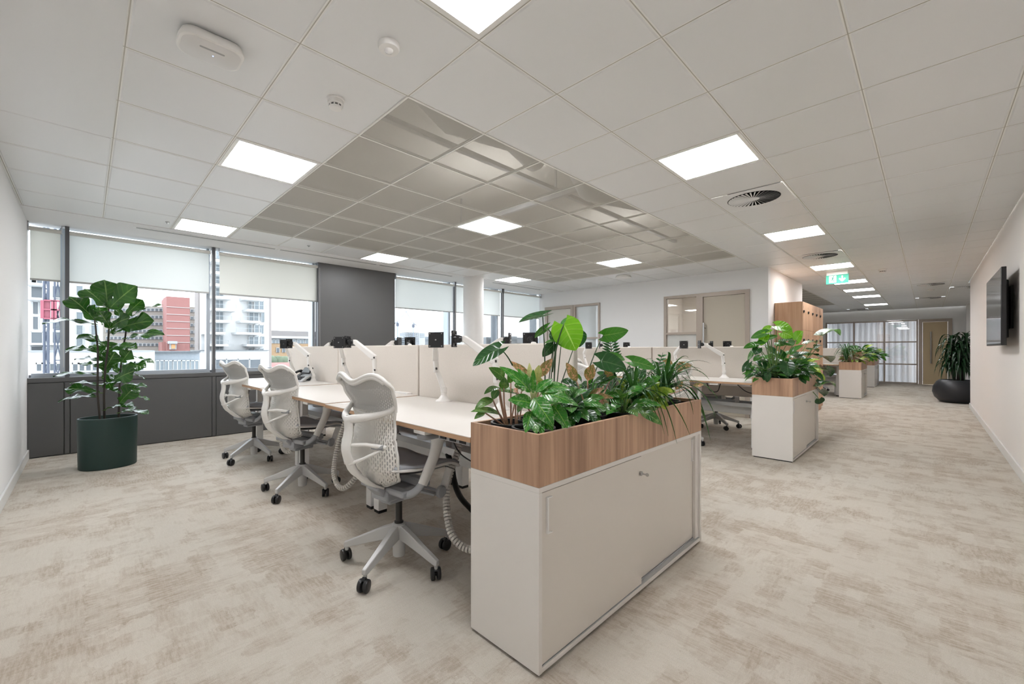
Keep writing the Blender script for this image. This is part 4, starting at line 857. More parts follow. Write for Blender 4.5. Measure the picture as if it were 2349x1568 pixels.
CH = [(-3.767, 1.368, 15, 'white mesh task chair at the middle desk of the first row'), (-5.275, 1.38, 15, 'white mesh task chair closer to the windows, at the desk with the phone'),
      (-2.05, 2.95, 184, 'task chair on the far side of the first bench, corridor end'), (-3.7, 2.95, 176, 'task chair on the far side of the first bench, middle'), (-5.25, 3.0, 190, 'task chair on the far side of the first bench, window end'),
      (-2.28, 5.62, 12, 'white task chair showing behind the grassy plant in front of the second bench'), (-3.75, 5.62, -8, 'task chair before the middle of the second bench'), (-5.3, 5.65, 10, 'task chair before the window end of the second bench'),
      (-2.32, 7.25, 172, 'task chair whose silver base shows beneath the second bench desk'), (-3.9, 7.25, 188, 'task chair behind the middle of the second bench'),
      (-2.25, 14.0, 8, 'distant task chair under the third bench beside the lockers'), (-2.3, 15.75, 180, 'distant task chair on the far side of the third bench'), (-3.7, 14.0, 0, 'distant task chair at the middle of the third bench')]
for x, y, r, lb in CH: dup(ch, loc=(x, y, 0), rz=math.radians(r), label=lb)
# ------------------------------------------------------------------ lockers
t = thing('locker_unit', 'tall oak-veneer locker bank with black cam locks in the corridor', 'lockers', (-1.7, 10.0, 0))
ly0, ly1, lx0, lx1, lz = 9.03, 11.07, -1.912, -1.50, 2.068
s = MB(); s.box(lx0, lx1 - .02, ly0, ly1, .07, lz); s.box(lx0, lx1 - .025, ly0 + .01, ly1 - .01, 0, .07); obj('carcass', s, M['oak2'], t)
for r in range(4):
    for c in range(5):
        y0 = ly0 + (ly1 - ly0) / 5 * c; z0_ = .07 + (lz - .07) / 4 * r; s = MB(); s.box(lx1 - .019, lx1, y0 + .002, y0 + .406, z0_ + .002, z0_ + .4975); d = obj('locker_door', s, M['oak2'], t)
        s = MB(); s.lathe([(.018, 0), (.018, .018), (.014, .022)], (lx1, y0 + .05, z0_ + .33), 16, Matrix.Rotation(PI / 2, 3, 'Y')); s.box(lx1 + .001, lx1 + .014, y0 + .035, y0 + .07, z0_ + .30, z0_ + .33); obj('lock', s, M['black'], d)
        s = MB(); s.box(lx1 + .0002, lx1 + .001, y0 + .046, y0 + .054, z0_ + .385, z0_ + .425); obj('number_plate', s, M['gas'], d)
# ================================================================== PLANTS
def wf_lance(u): return math.sin(PI * min(1, u * .96 + .02)) ** .8 * (1.06 - .35 * u)
def wf_ovate(u): return (math.sin(PI * (u ** .72) * .985 + .03)) ** .75
def wf_heart(u): return (max(.012, math.sin(PI * (.27 + .73 * u ** .95))) ** .72) * (.55 + .45 * min(1, u / .16) ** .6)
def wf_fiddle(u):
    a = .46 * math.exp(-((u - .16) / .16) ** 2) + 1.0 * math.exp(-((u - .70) / .30) ** 2); return max(.03, a * min(1, (1 - u) * 7) ** .5 * min(1, u * 12 + .15))
def wf_strap(u): return min(1, .45 + u * 3) * (1 - u ** 3.0) + .02
def leaf(mb, a, b, w, shape='ovate', up=(0, 0, 1), arch=.10, fold=.15, lobe=0, wav=0, nu=9, nv=4, seed=0, roll=0):
    """blade from a (base) to b (tip), w = full width; up = rough normal of the upper side"""
    a, b = Vector(a), Vector(b); A = b - a; Ln = A.length
    if Ln < 1e-4: return
    d = A / Ln; sd = d.cross(Vector(up))
    if sd.length < .05: sd = d.cross(Vector((.3, .5, .1)))
    sd.normalize()
    if roll: sd = Matrix.Rotation(roll, 3, d) @ sd
    n = sd.cross(d); wf = {'lance': wf_lance, 'ovate': wf_ovate, 'heart': wf_heart, 'fiddle': wf_fiddle, 'strap': wf_strap}[shape]; hw = w / 2; ph = seed * 1.7
    def fn(u, v):
        x = v * hw * wf(u); s_ = 4 * u * (1 - u) * arch * Ln
        back = lobe * Ln * (abs(v) ** 1.5) * max(0, 1 - u * 2.6) ** 1.5
        e = wav * hw * abs(v) ** 1.5 * math.sin(u * 15 + ph + (1.5 if v > 0 else 0))
        return a + d * (Ln * u - back) + sd * x + n * (s_ + fold * abs(x) + e)
    mb.grid(lambda u, v: fn(u, v * 2 - 1), nu, nv if nv % 2 == 0 else nv + 1)
def arc_strap(mb, p0, p1, p2, p3, w, n=9):
    P = bez(p0, p1, p2, p3, n); vs = []; uv = []
    for i, p in enumerate(P):
        d = (P[min(i + 1, n)] - P[max(i - 1, 0)]).normalized(); sd = d.cross(Vector((0, 0, 1)))
        if sd.length < .05: sd = Vector((1, 0, 0))
        sd.normalize(); u = i / n; ww = w / 2 * (min(1, .5 + u * 4)) * (1 - u ** 2.5) + .0006; nn = sd.cross(d)
        vs += [p - sd * ww + nn * ww * .4, p, p + sd * ww + nn * ww * .4]; uv += [(u, 0), (u, .5), (u, 1)]
    mb.add(vs, [(3 * i + k, 3 * i + k + 1, 3 * i + k + 4, 3 * i + k + 3) for i in range(n) for k in (0, 1)], uv)
def stemtube(mb, a, b, r0, r1, bend=(0, 0, 0), n=7):
    a, b = Vector(a), Vector(b); c = (a + b) / 2 + Vector(bend); P = [a * (1 - t) ** 2 + c * 2 * t * (1 - t) + b * t * t for t in [i / n for i in range(n + 1)]]
    mb.tube(P, [r0 + (r1 - r0) * i / n for i in range(n + 1)], 6)
LM = dict(
    fig=leafmat('fig_leaf', '#1A4013', '#346324', '#7E9B5C', veins=7, rough=.22, trans=.22),
    agl=leafmat('aglaonema_silver', '#256A1E', '#3A8A2C', '#9CCB5E', var=55, varcol='#B0C3A0', veins=8, rough=.2, edge=True),
    aglp=leafmat('aglaonema_green', '#2A5A24', '#4E7C38', '#8BA35C', var=18, varcol='#7E9A62', veins=8, rough=.22),
    pink=leafmat('aglaonema_pink', '#56662E', '#8A7A46', '#E09484', var=75, varcol='#F2A596', veins=8, rough=.3),
    cream=leafmat('aglaonema_cream', '#B7B777', '#D8D2A0', '#8AA052', var=30, varcol='#7E9A4A', veins=8, rough=.3),
    bright=leafmat('philodendron_bright', '#67A41E', '#86BF2E', '#C9E388', veins=6, rough=.25, trans=.4),
    mid=leafmat('philodendron_green', '#2F6A1E', '#478531', '#87A961', veins=6, rough=.22, trans=.25),
    dark=leafmat('dark_glossy_leaf', '#183D1B', '#28572A', '#55794C', veins=6, rough=.2, trans=.15),
    yel=leafmat('pothos_variegated', '#6F9A2A', '#A4B93C', '#C9D468', var=22, varcol='#D9DB7A', veins=5, rough=.3, trans=.35),
    strap=leafmat('grassy_leaf', '#27502A', '#3E6D3B', '#6E9260', veins=1, rough=.25, trans=.15),
    zz=leafmat('zz_leaf', '#1D4A20', '#2C6430', '#4A7A42', veins=3, rough=.2, trans=.15),
    drac=leafmat('dracaena_leaf', '#14301A', '#1F4526', '#31583A', veins=2, rough=.25, trans=.12))
SM = dict(green=simple('green_stem', '#5E7F3C', .5), dark=simple('dark_stem', '#2C4A26', .5), pinks=simple('pink_stem', '#B98F79', .5), pale=simple('pale_stem', '#A9B17A', .5), bark=simple('bark', '#3B352F', .8))
def nursery(par, x, y, z0, r=.085, h=.14):
    s = MB(); s.lathe([(r * .8, z0), (r, z0 + h), (r + .006, z0 + h), (r + .006, z0 + h + .008), (r - .004, z0 + h + .008), (r - .006, z0 + h - .018)], (x, y, 0), 28); obj('nursery_pot', s, M['nursery'], par, smooth=40)
    s = MB(); s.lathe([(r - .008, z0 + h - .03), (r - .008, z0 + h - .012)], (x, y, 0), 24); obj('soil', s, M['soil'], par)
def plant(name, lb, x, y, z0, group=None, cat='plant', r=.085, pot=True):
    t = thing(name, lb, cat, (x, y, z0), group=group)
    if pot: nursery(t, x, y, z0, r)
    return t
def fin(t, lf, mats, st=None, stm='green', subname='leaves'):
    for nm, m_ in mats:
        if nm in lf: obj(subname, lf[nm], LM[m_], t, smooth=True)
    if st: obj('stems', st, SM[stm], t, smooth=True)
ZI = .763                                             # planter floor for pots
A_ = lambda zx, zy: (1080 + zx / 5.225, 700 + zy / 5.225)     # close-up of the near planter, left half
B_ = lambda zx, zy: (1340 + zx / 5.228, 740 + zy / 5.228)     # right half
def pA_(zx, zy, X): p = A_(zx, zy); return wx(p[0], p[1], X)
def pB_(zx, zy, X): p = B_(zx, zy); return wx(p[0], p[1], X)
CAMP = Vector((0, 0, HC))
def facing(p, k=.6): v = (CAMP - Vector(p)).normalized() * k + Vector((0, 0, 1)) * (1 - k); return v.normalized()
def depth(p): return -p.x * SY + p.y * CY0
def tipat(fn, zx, zy, a, dt=0.0):
    p = (A_ if fn is pA_ else B_)(zx, zy); return at(p[0], p[1], depth(a) - dt)
G1 = 'plants in the first trough'
# --- 1 pink-stemmed aglaonema, left end
X = -1.29; t = plant('aglaonema', 'green aglaonema with pale pink stems at the left end of the first trough', -1.27, 1.36, ZI, G1)
lf = MB(); st = MB()
for (bx, by, tx, ty, w, k, rt) in [(400, 870, 215, 745, .050, .8, (430, 1390)), (395, 1000, 405, 860, .045, .8, (450, 1390)), (345, 985, 160, 1065, .040, .35, (440, 1400)), (330, 1010, 260, 1130, .045, .4, (430, 1400)), (560, 1060, 280, 1025, .052, .45, (480, 1400)),
                                   (262, 1120, 48, 1250, .045, .5, (430, 1400)), (355, 1310, 0, 1275, .045, .5, (420, 1400)), (165, 1285, 42, 1362, .03, .5, (425, 1400)), (480, 930, 450, 790, .03, .6, (480, 1400)), (555, 1000, 600, 930, .04, .5, (540, 1400)), (610, 1030, 540, 960, .035, .5, (560, 1410)), (620, 1180, 560, 1290, .03, .5, (590, 1420))]:
    a = pA_(bx, by, X); b = pA_(tx, ty, X + R.uniform(-.02, .03)); leaf(lf, a, b, w, 'ovate', facing(a, k), .08, .2, seed=bx)
    p0 = pA_(rt[0], rt[1] - 20, X + .01); stemtube(st, p0 - Vector((0, 0, .03)), a, .0042, .003, (R.uniform(-.01, .01), -.01, .01))
obj('leaves', lf, LM['aglp'], t, smooth=True); obj('stems', st, SM['pinks'], t, smooth=True)
# --- 2 silver aglaonema, front corner
X = -1.105; t = plant('aglaonema', 'silver-green aglaonema with broad speckled leaves drooping over the front corner of the first trough', -1.125, 1.34, ZI, G1)
lf = MB(); st = MB(); C = pA_(745, 1050, X)
for (bx, by, tx, ty, w, k, dx, ar) in [(715, 1040, 345, 735, .052, .55, 0, .10), (735, 1030, 560, 760, .042, .5, -.03, .06), (745, 1050, 748, 765, .028, .75, .01, .02), (775, 1035, 985, 880, .042, .5, -.02, .06), (800, 1025, 1200, 1010, .060, .5, -.03, .14), (845, 1050, 1212, 1175, .062, .6, .01, .12),
                                       (745, 1185, 448, 1135, .066, .65, .02, .10), (755, 1110, 990, 1450, .078, .8, .05, .10), (870, 1095, 1290, 1205, .070, .4, -.02, .10), (985, 1190, 1160, 1470, .060, .75, .02, .12), (730, 1270, 655, 1525, .052, .85, .055, .06), (740, 1290, 790, 1540, .060, .85, .06, .06), (830, 1310, 985, 1500, .062, .8, .05, .08), (760, 1290, 870, 1560, .05, .85, .06, .08)]:
    a = at(*A_(bx, by), depth(C) - dx * .3); b = tipat(pA_, tx, ty, a, dx + .02); leaf(lf, a, b, w, 'ovate', facing(a, k), ar, .12, seed=tx, nu=12, nv=6); stemtube(st, C + Vector((0, 0, -.05)), a, .004, .003)
r0 = Vector((-1.12, 1.34, .88)); stemtube(st, r0, C, .009, .007); stemtube(st, r0 + Vector((.01, .02, 0)), C + Vector((.01, .02, -.04)), .008, .006)
obj('leaves', lf, LM['agl'], t, smooth=True); obj('stems', st, SM['pale'], t, smooth=True)
# --- 3 tall philodendron
X = -1.22; t = plant('philodendron', 'tall philodendron with a bright lime heart-shaped leaf in the first trough', -1.25, 1.66, ZI, G1)
lf = {k: MB() for k in ('bright', 'mid', 'dark')}; st = MB(); root = pA_(975, 880, X); root.z = .90
def heart(mbx, bx, by, tx, ty, w, k, fnP, X_, lobe=.28, arch=.06, dxt=0, up=None, rt=None, bend=(0, 0, .02), fold=.10, r=.0021):
    a = fnP(bx, by, X_); b = tipat(fnP, tx, ty, a, dxt); leaf(mbx, a, b, w, 'heart', up or facing(a, k), arch, fold, lobe=lobe, nu=12, nv=8, seed=bx)
    if rt is not None: stemtube(st, rt, a, r * 1.5, r, bend, 10)
rt2 = lambda: root + Vector((R.uniform(-.03, .03), R.uniform(-.04, .04), 0))
heart(lf['dark'], 860, 118, 575, 205, .080, .30, pA_, X, lobe=.45, rt=rt2(), r=.0026, bend=(.0, .02, .03))
heart(lf['bright'], 1115, 228, 1258, 540, .145, .95, pA_, X + .03, lobe=.26, arch=.05, rt=pA_(975, 800, X), r=.0028, bend=(.0, -.01, .04))
heart(lf['mid'], 905, 275, 765, 390, .055, .35, pA_, X, rt=pA_(990, 400, X - .02), lobe=.5)
heart(lf['mid'], 1110, 225, 1200, 140, .05, .3, pA_, X - .02, rt=rt2())
heart(lf['dark'], 1300, 330, 1300, 500, .075, .8, pA_, X - .02, rt=rt2(), lobe=.2)
heart(lf['mid'], 1030, 400, 1150, 480, .085, .4, pA_, X - .01, rt=rt2()); heart(lf['mid'], 1000, 425, 885, 455, .035, .3, pA_, X - .01, rt=rt2())
heart(lf['dark'], 990, 465, 860, 615, .055, .7, pA_, X - .02, rt=rt2()); heart(lf['dark'], 1010, 330, 980, 440, .05, .7, pA_, X - .03, rt=rt2())
heart(lf['dark'], 345, 520, 25, 725, .085, .45, pA_, X - .03, rt=pA_(500, 720, X - .02), lobe=.3)
heart(lf['mid'], 230, 150, 530, 92, .085, .0, pB_, X, up=(.25, -.75, -.35), rt=pB_(70, 520, X), lobe=.22)
heart(lf['dark'], 195, 455, 508, 552, .112, .62, pB_, X + .06, rt=pB_(90, 720, X), lobe=.30)
heart(lf['mid'], 340, 400, 490, 445, .060, .5, pB_, X, rt=pB_(200, 700, X), lobe=.4); heart(lf['mid'], 315, 405, 240, 385, .035, .5, pB_, X, rt=pB_(220, 700, X))
heart(lf['mid'], 575, 465, 855, 550, .085, .55, pB_, X + .05, rt=pB_(420, 760, X), lobe=.35)
for k, m_ in (('bright', 'bright'), ('mid', 'mid'), ('dark', 'dark')): obj('leaves', lf[k], LM[m_], t, smooth=True)
obj('stems', st, SM['dark'], t, smooth=True)
# --- 4 and 7 pink aglaonemas
for (nm, x, y, fn, X, data, lb) in (('pink_aglaonema', -1.25, 1.50, pA_, -1.24, [(720, 865, 465, 670, .040, 'p'), (710, 1000, 702, 690, .034, 'c'), (820, 860, 975, 640, .055, 'p'), (790, 900, 820, 715, .045, 'c'), (770, 930, 640, 800, .035, 'p'), (830, 950, 800, 850, .04, 'c'), (560, 1040, 510, 1000, .03, 'p')], 'pink and green patterned aglaonema behind the silver one in the first trough'),
                                    ('pink_aglaonema', -1.16, 1.80, pB_, -1.15, [(-90, 700, -215, 480, .052, 'p'), (40, 690, 110, 500, .062, 'p'), (330, 650, 240, 560, .045, 'p'), (60, 880, 235, 780, .036, 'p'), (180, 880, 70, 840, .040, 'p'), (200, 910, 290, 1060, .052, 'p'), (60, 860, 350, 900, .034, 'y'), (10, 960, -60, 1000, .04, 'p'), (270, 700, 350, 610, .04, 'p')], 'salmon-pink aglaonema in the middle of the first trough'),
                                    ('pink_aglaonema', -1.22, 2.58, pB_, -1.22, [(1060, 500, 935, 445, .055, 'p'), (1115, 530, 1290, 510, .060, 'p'), (1100, 560, 1240, 470, .06, 'p'), (1120, 590, 1190, 560, .04, 'p'), (1300, 760, 1440, 740, .04, 'p'), (1100, 800, 1180, 700, .05, 'p')], 'pink-leaved aglaonema rising behind the grassy plant at the right end of the first trough')):
    t = plant(nm, lb, x, y, ZI, G1); lp = MB(); lc = MB(); st = MB()
    for (bx, by, tx, ty, w, k) in data:
        a = fn(bx, by, X); b = tipat(fn, tx, ty, a, R.uniform(-.02, .03)); leaf(lp if k != 'c' else lc, a, b, w, 'lance', facing(a, .7), .05, .2, seed=bx, wav=.08); stemtube(st, Vector((x + R.uniform(-.02, .02), y + R.uniform(-.02, .02), .89)), a, .0045, .003)
    obj('leaves', lp, LM['pink'], t, smooth=True)
    if lc.f: obj('leaves', lc, LM['cream'], t, smooth=True)
    obj('stems', st, SM['pinks'], t, smooth=True)
# --- bushy fillers
def bush(name, lb, x, y, n, h, spread, w, shape, mats, stm, group, zb=.89, seed=1, ln=(.09, .15), lobe=0, pot=True, up=.4, r=.085, rx=1, tilt=(.1, 1.25), stems=True, z0=None):
    rr = random.Random(seed); t = plant(name, lb, x, y, (zb - .127) if z0 is None else z0, group, r=r, pot=pot); L_ = {m_: MB() for m_ in mats}; st = MB()
    for i in range(n):
        az = i * 2.399 + rr.uniform(-.3, .3); q = (i + .5) / n; el = tilt[1] - (tilt[1] - tilt[0]) * q ** .7; ru = rr.uniform(.75, 1.1)
        a = Vector((x + math.cos(az) * math.cos(el) * spread * .55 * ru * rx, y + math.sin(az) * math.cos(el) * spread * .55 * ru, zb + h * ru * (math.sin(el) * .75 + .12)))
        l_ = rr.uniform(*ln); e2 = el - rr.uniform(.3, 1.0); b = a + Vector((math.cos(az) * math.cos(e2) * l_ * rx, math.sin(az) * math.cos(e2) * l_, math.sin(e2) * l_))
        m_ = mats[rr.randrange(len(mats))]; leaf(L_[m_], a, b, w * rr.uniform(.8, 1.2), shape, Vector((0, 0, 1)) * (1 - up) + (CAMP - a).normalized() * up, rr.uniform(.05, .14), .18, lobe=lobe, seed=i, nu=7, wav=.05)
        if stems: stemtube(st, (x + math.cos(az) * .015, y + math.sin(az) * .015, zb), a, .0035, .0022, (0, 0, .01), 4)
    for m_ in mats: obj('leaves', L_[m_], LM[m_], t, smooth=True)
    if stems: obj('stems', st, SM[stm], t, smooth=True)
    return t
bush('peperomia', 'dense dark green glossy plant in the middle of the first trough', -1.20, 1.70, 46, .14, .17, .055, 'ovate', ['dark', 'mid', 'agl'], 'dark', G1, seed=3, ln=(.07, .12), up=.5)
bush('peperomia', 'dark leafy plant behind the salmon-pink aglaonema', -1.26, 1.95, 44, .20, .20, .05, 'ovate', ['dark', 'mid'], 'dark', G1, seed=5, ln=(.07, .12), up=.5)
bush('aglaonema', 'pale-edged aglaonema spilling at the front middle of the first trough', -1.10, 2.02, 22, .13, .17, .055, 'ovate', ['agl', 'aglp'], 'green', G1, seed=8, ln=(.09, .14), up=.6)
bush('pothos', 'yellow-green variegated pothos in the first trough', -1.15, 2.33, 34, .17, .17, .062, 'heart', ['yel', 'yel', 'mid'], 'pale', G1, seed=11, ln=(.07, .11), lobe=.3, up=.6)
bush('pothos', 'dark green bushy plant behind the pothos in the first trough', -1.28, 2.30, 40, .20, .18, .045, 'ovate', ['dark', 'zz'], 'dark', G1, seed=12, ln=(.07, .12), up=.4)
bush('peperomia', 'small dark plant low at the right end of the first trough', -1.26, 2.74, 30, .12, .15, .04, 'ovate', ['dark', 'mid'], 'dark', G1, seed=13, ln=(.05, .09), up=.4, r=.07)
# --- ZZ plants
t = plant('zz_plant', 'upright ZZ plant with paired leaflets in the middle of the first trough', -1.28, 2.10, ZI, G1, r=.075)
for (bx, by, tx, ty, X, n, s_) in ((372, 640, 305, 175, -1.26, 9, .085), (835, 700, 945, 355, -1.24, 5, .06), (640, 720, 690, 560, -1.25, 6, .06)):
    lf = MB(); st = MB(); a = pB_(bx, by, X); b = pB_(tx, ty, X); stemtube(st, Vector((-1.28, 2.10, .88)).lerp(Vector((a.x, a.y, .88)), .6 if n == 9 else .8), a, .006, .005); stemtube(st, a, b, .005, .002)
    for i in range(n):
        q = .30 + .68 * i / n; p = a.lerp(b, q); ax = (b - a).normalized(); sd = Vector((.62, .74, 0)); ll = s_ * (1.05 - .45 * q)
        for sg in (-1, 1): leaf(lf, p, p + sd * sg * ll * .85 + ax * ll * .45, .020 * (1.2 - .4 * q), 'lance', (CAMP - p).normalized() + Vector((0, 0, .6)), .04, .1, nu=6, nv=2)
    so = obj('stalk', st, SM['dark'], t, smooth=True); obj('leaflets', lf, LM['zz'], so, smooth=True)
# --- grassy plants
def grassy(lb, x, y, crown, longs, n, fn, X, seed, grp, h=.17, rad=.20, zb=.88, w=.011, pot=True, z0=None):
    rr = random.Random(seed); t = plant('spider_plant', lb, x, y, (zb - .117) if z0 is None else z0, grp, pot=pot); lf = MB(); st = MB(); c = Vector(crown)
    for (mx, my, tx, ty) in longs:
        m_ = fn(mx, my, X + .155); b = fn(tx, ty, X + .175)
        arc_strap(lf, c, c.lerp(m_, .30) + Vector((0, 0, .13)), m_ + Vector((.01, 0, .08)), b, w * 1.75, 14)
    for i in range(n):
        az = i * 2.399; r_ = rad * rr.uniform(.5, 1.1); hh = h * rr.uniform(.5, 1.2); d = Vector((math.cos(az) * .75, math.sin(az), 0)); q0 = c + d * .012
        arc_strap(lf, q0, q0 + Vector((0, 0, hh * .8)) + d * r_ * .15, q0 + d * r_ * .6 + Vector((0, 0, hh * 1.15)), q0 + d * r_ + Vector((0, 0, hh * rr.uniform(-.1, .8))), w * rr.uniform(.7, 1.1), 9)
    for i in range(14):
        az = i * 2.4; stemtube(st, (x + math.cos(az) * .028, y + math.sin(az) * .028, zb - .01), (c.x + math.cos(az) * .02, c.y + math.sin(az) * .02, c.z + .05), .0045, .003, n=3)
    obj('leaves', lf, LM['strap'], t, smooth=True); obj('stems', st, SM['pale'], t, smooth=True)
    return t
grassy('dark grassy spider plant trailing over the front of the first trough', -1.10, 2.18, (-1.11, 2.18, .915), [(800, 880, 960, 1335), (860, 900, 1010, 1360), (930, 870, 1112, 1445), (1010, 900, 1268, 1345), (700, 960, 930, 1250), (1060, 780, 1120, 1000), (560, 820, 820, 700), (450, 700, 380, 560), (620, 560, 660, 640)], 46, pB_, -1.13, 21, G1, h=.20, rad=.20)
grassy('dark arching grassy plant at the right end of the first trough', -1.14, 2.64, (-1.15, 2.62, .92), [(1230, 880, 1310, 1100), (1350, 850, 1515, 1410), (1400, 820, 1570, 1120), (1420, 760, 1605, 920), (1300, 600, 1500, 680), (1150, 540, 1400, 600), (1180, 480, 1250, 425), (1060, 500, 985, 350), (1240, 520, 1530, 495), (1360, 800, 1480, 1290), (1230, 620, 1420, 570), (1130, 700, 1010, 560)], 60, pB_, -1.16, 22, G1, h=.24, rad=.23, w=.014)
# ---------------- second trough
G2 = 'plants in the second trough'
C_ = lambda zx, zy: (1680 + zx / 3.92, 680 + zy / 3.92)
def pC_(zx, zy, X, Y=None): p = C_(zx, zy); return wy(p[0], p[1], Y) if Y else wx(p[0], p[1], X)
t = plant('philodendron', 'tall bright green philodendron at the front of the second trough', -1.22, 5.78, ZI, G2); lf = {k: MB() for k in ('bright', 'mid', 'dark')}; st = MB()
for (bx, by, tx, ty, w, k, Y) in [(300, 330, 165, 372, .13, 'mid', 5.7), (340, 290, 260, 320, .12, 'bright', 5.8), (395, 262, 540, 300, .16, 'bright', 5.8), (300, 345, 255, 440, .10, 'bright', 5.7), (320, 375, 410, 352, .07, 'mid', 5.7), (450, 320, 545, 365, .18, 'bright', 5.75), (575, 390, 635, 310, .15, 'bright', 5.8), (450, 380, 540, 385, .13, 'mid', 5.8), (410, 410, 470, 440, .12, 'mid', 5.8), (500, 410, 550, 440, .10, 'mid', 5.8),
                                 (215, 430, 100, 465, .09, 'mid', 5.7), (290, 400, 215, 425, .08, 'mid', 5.7), (235, 465, 200, 520, .10, 'dark', 5.7), (190, 510, 135, 570, .13, 'mid', 5.7), (245, 540, 190, 580, .07, 'mid', 5.7), (150, 595, 90, 680, .07, 'dark', 5.65), (175, 635, 120, 720, .06, 'mid', 5.65),
                                 (490, 600, 505, 715, .12, 'dark', 5.6), (320, 690, 312, 770, .06, 'dark', 5.5)]:
    a = pC_(bx, by, 0, Y); b = pC_(tx, ty, 0, Y + R.uniform(-.05, .05)); leaf(lf[k], a, b, w * 1.15, 'heart', facing(a, .45), .06, .1, lobe=.3, nu=9, nv=6, seed=bx); stemtube(st, (-1.22 + R.uniform(-.04, .04), 5.78 + R.uniform(-.04, .04), .89), a, .006, .004, (0, 0, .06))
for k in lf: obj('leaves', lf[k], LM[k], t, smooth=True)
obj('stems', st, SM['green'], t, smooth=True)
t = plant('monstera', 'wandering philodendron reaching right over the second trough', -1.15, 6.55, ZI, G2); lf = {k: MB() for k in ('mid', 'dark')}; st = MB()
for (bx, by, tx, ty, w, k, X) in [(815, 350, 970, 350, .11, 'mid', -1.1), (670, 425, 760, 425, .06, 'mid', -1.15), (700, 480, 770, 500, .07, 'mid', -1.1), (790, 440, 740, 470, .07, 'dark', -1.1), (690, 530, 770, 540, .07, 'mid', -1.1), (800, 545, 885, 590, .14, 'dark', -1.0), (835, 640, 880, 720, .11, 'dark', -.98), (860, 660, 905, 690, .06, 'mid', -.98), (790, 840, 825, 895, .09, 'dark', -.97), (780, 920, 785, 965, .08, 'dark', -.97), (790, 810, 930, 815, .05, 'mid', -.97), (785, 750, 780, 780, .05, 'dark', -.97)]:
    a = pC_(bx, by, X); b = pC_(tx, ty, X); leaf(lf[k], a, b, w * 1.5, 'heart', facing(a, .45), .06, .1, lobe=.3, nu=9, nv=6, seed=bx); stemtube(st, (-1.15 + R.uniform(-.04, .04), 6.5 + R.uniform(-.1, .1), .9), a, .006, .004, (0, 0, .08))
for k in lf: obj('leaves', lf[k], LM[k], t, smooth=True)
obj('stems', st, SM['green'], t, smooth=True)
bush('peperomia', 'dense low dark plant at the front left of the second trough', -1.30, 5.72, 52, .16, .26, .055, 'lance', ['dark', 'mid', 'zz'], 'dark', G2, seed=31, ln=(.09, .16))
bush('pothos', 'bushy mid-green plant at the front right of the second trough', -1.10, 5.95, 50, .26, .24, .075, 'ovate', ['dark', 'mid', 'mid'], 'green', G2, seed=32, ln=(.10, .17))
bush('peperomia', 'leafy plant filling the middle of the second trough', -1.22, 6.25, 56, .34, .28, .08, 'ovate', ['mid', 'dark'], 'green', G2, seed=33, ln=(.12, .2))
bush('pothos', 'yellow-tinged plant toward the far end of the second trough', -1.12, 6.65, 44, .22, .26, .06, 'ovate', ['mid', 'yel', 'dark'], 'green', G2, seed=34, ln=(.09, .16))
bush('peperomia', 'small plant at the far end of the second trough', -1.2, 6.92, 36, .22, .2, .05, 'ovate', ['mid', 'dark'], 'green', G2, seed=35, ln=(.09, .14))
# ---------------- distant troughs
G3 = 'plants in the two distant troughs'
grassy('grassy plant at the left of the third trough', -1.44, 14.15, (-1.44, 14.13, .93), [], 60, pB_, 0, 41, G3, h=.45, rad=.42, w=.02)
bush('pink_aglaonema', 'orange-pink plant in the middle of the third trough', -1.33, 14.35, 44, .30, .30, .07, 'lance', ['pink', 'yel', 'pink'], 'pinks', G3, seed=42, ln=(.12, .2))
bush('dracaena', 'upright green and yellow plant at the right of the third trough', -1.25, 14.75, 50, .46, .34, .08, 'lance', ['mid', 'yel', 'mid'], 'green', G3, seed=43, ln=(.15, .25))
grassy('grassy plant at the far end of the third trough', -1.25, 15.15, (-1.22, 15.12, .93), [], 36, pB_, 0, 44, G3, h=.25, rad=.40, w=.02)
bush('peperomia', 'dark green plant at the left of the fourth trough', -1.42, 18.75, 50, .40, .40, .09, 'lance', ['dark', 'mid'], 'dark', G3, seed=45, ln=(.18, .28))
bush('pothos', 'yellow-green plant at the right of the fourth trough', -1.30, 19.3, 50, .36, .42, .09, 'lance', ['yel', 'mid'], 'green', G3, seed=46, ln=(.15, .28))
# ---------------- fiddle leaf fig
D_ = lambda zx, zy: (60 + zx / 3.335, 620 + zy / 3.335)
def pD_(zx, zy, t_=4.42): p = D_(zx, zy); return at(p[0], p[1], t_)
fc = Vector((-5.965, .17, 0)); t = thing('fiddle_leaf_fig', 'tall fiddle leaf fig in a bottle-green oval pot by the windows', 'plant', (fc.x, fc.y, 0))
s = MB(); s.lathe([(.93, 0), (.97, .01), (1.0, .50), (1.0, .518), (.99, .522), (.93, .522), (.92, .50), (.90, .46)], (fc.x, fc.y, 0), 64, sx=.18, sy=.240); obj('pot', s, M['potgreen'], t, smooth=35)
s = MB(); s.lathe([(.90, .44), (.90, .475)], (fc.x, fc.y, 0), 48, sx=.18, sy=.240); obj('gravel', s, M['gravel'], t)
st = MB()
for P in ([(568, 1130), (555, 1040), (545, 940), (548, 760), (548, 600), (530, 420), (522, 370)], [(600, 1130), (595, 960), (605, 750), (625, 600), (632, 470), (638, 380), (630, 290)], [(708, 1110), (712, 960), (722, 760), (735, 620), (760, 500), (770, 400), (775, 345)]):
    k = 4.42 + (P[0][0] - 620) * .0012; q = [pD_(a, b, k) for a, b in P]; q[0].z = .46; st.tube(bez(q[0], q[2], q[4], q[6], 3)[:1] + q[1:], [.010, .0095, .009, .009, .008, .007, .006], 8)
obj('trunks', st, SM['bark'], t, smooth=True)
lf = MB(); st = MB()
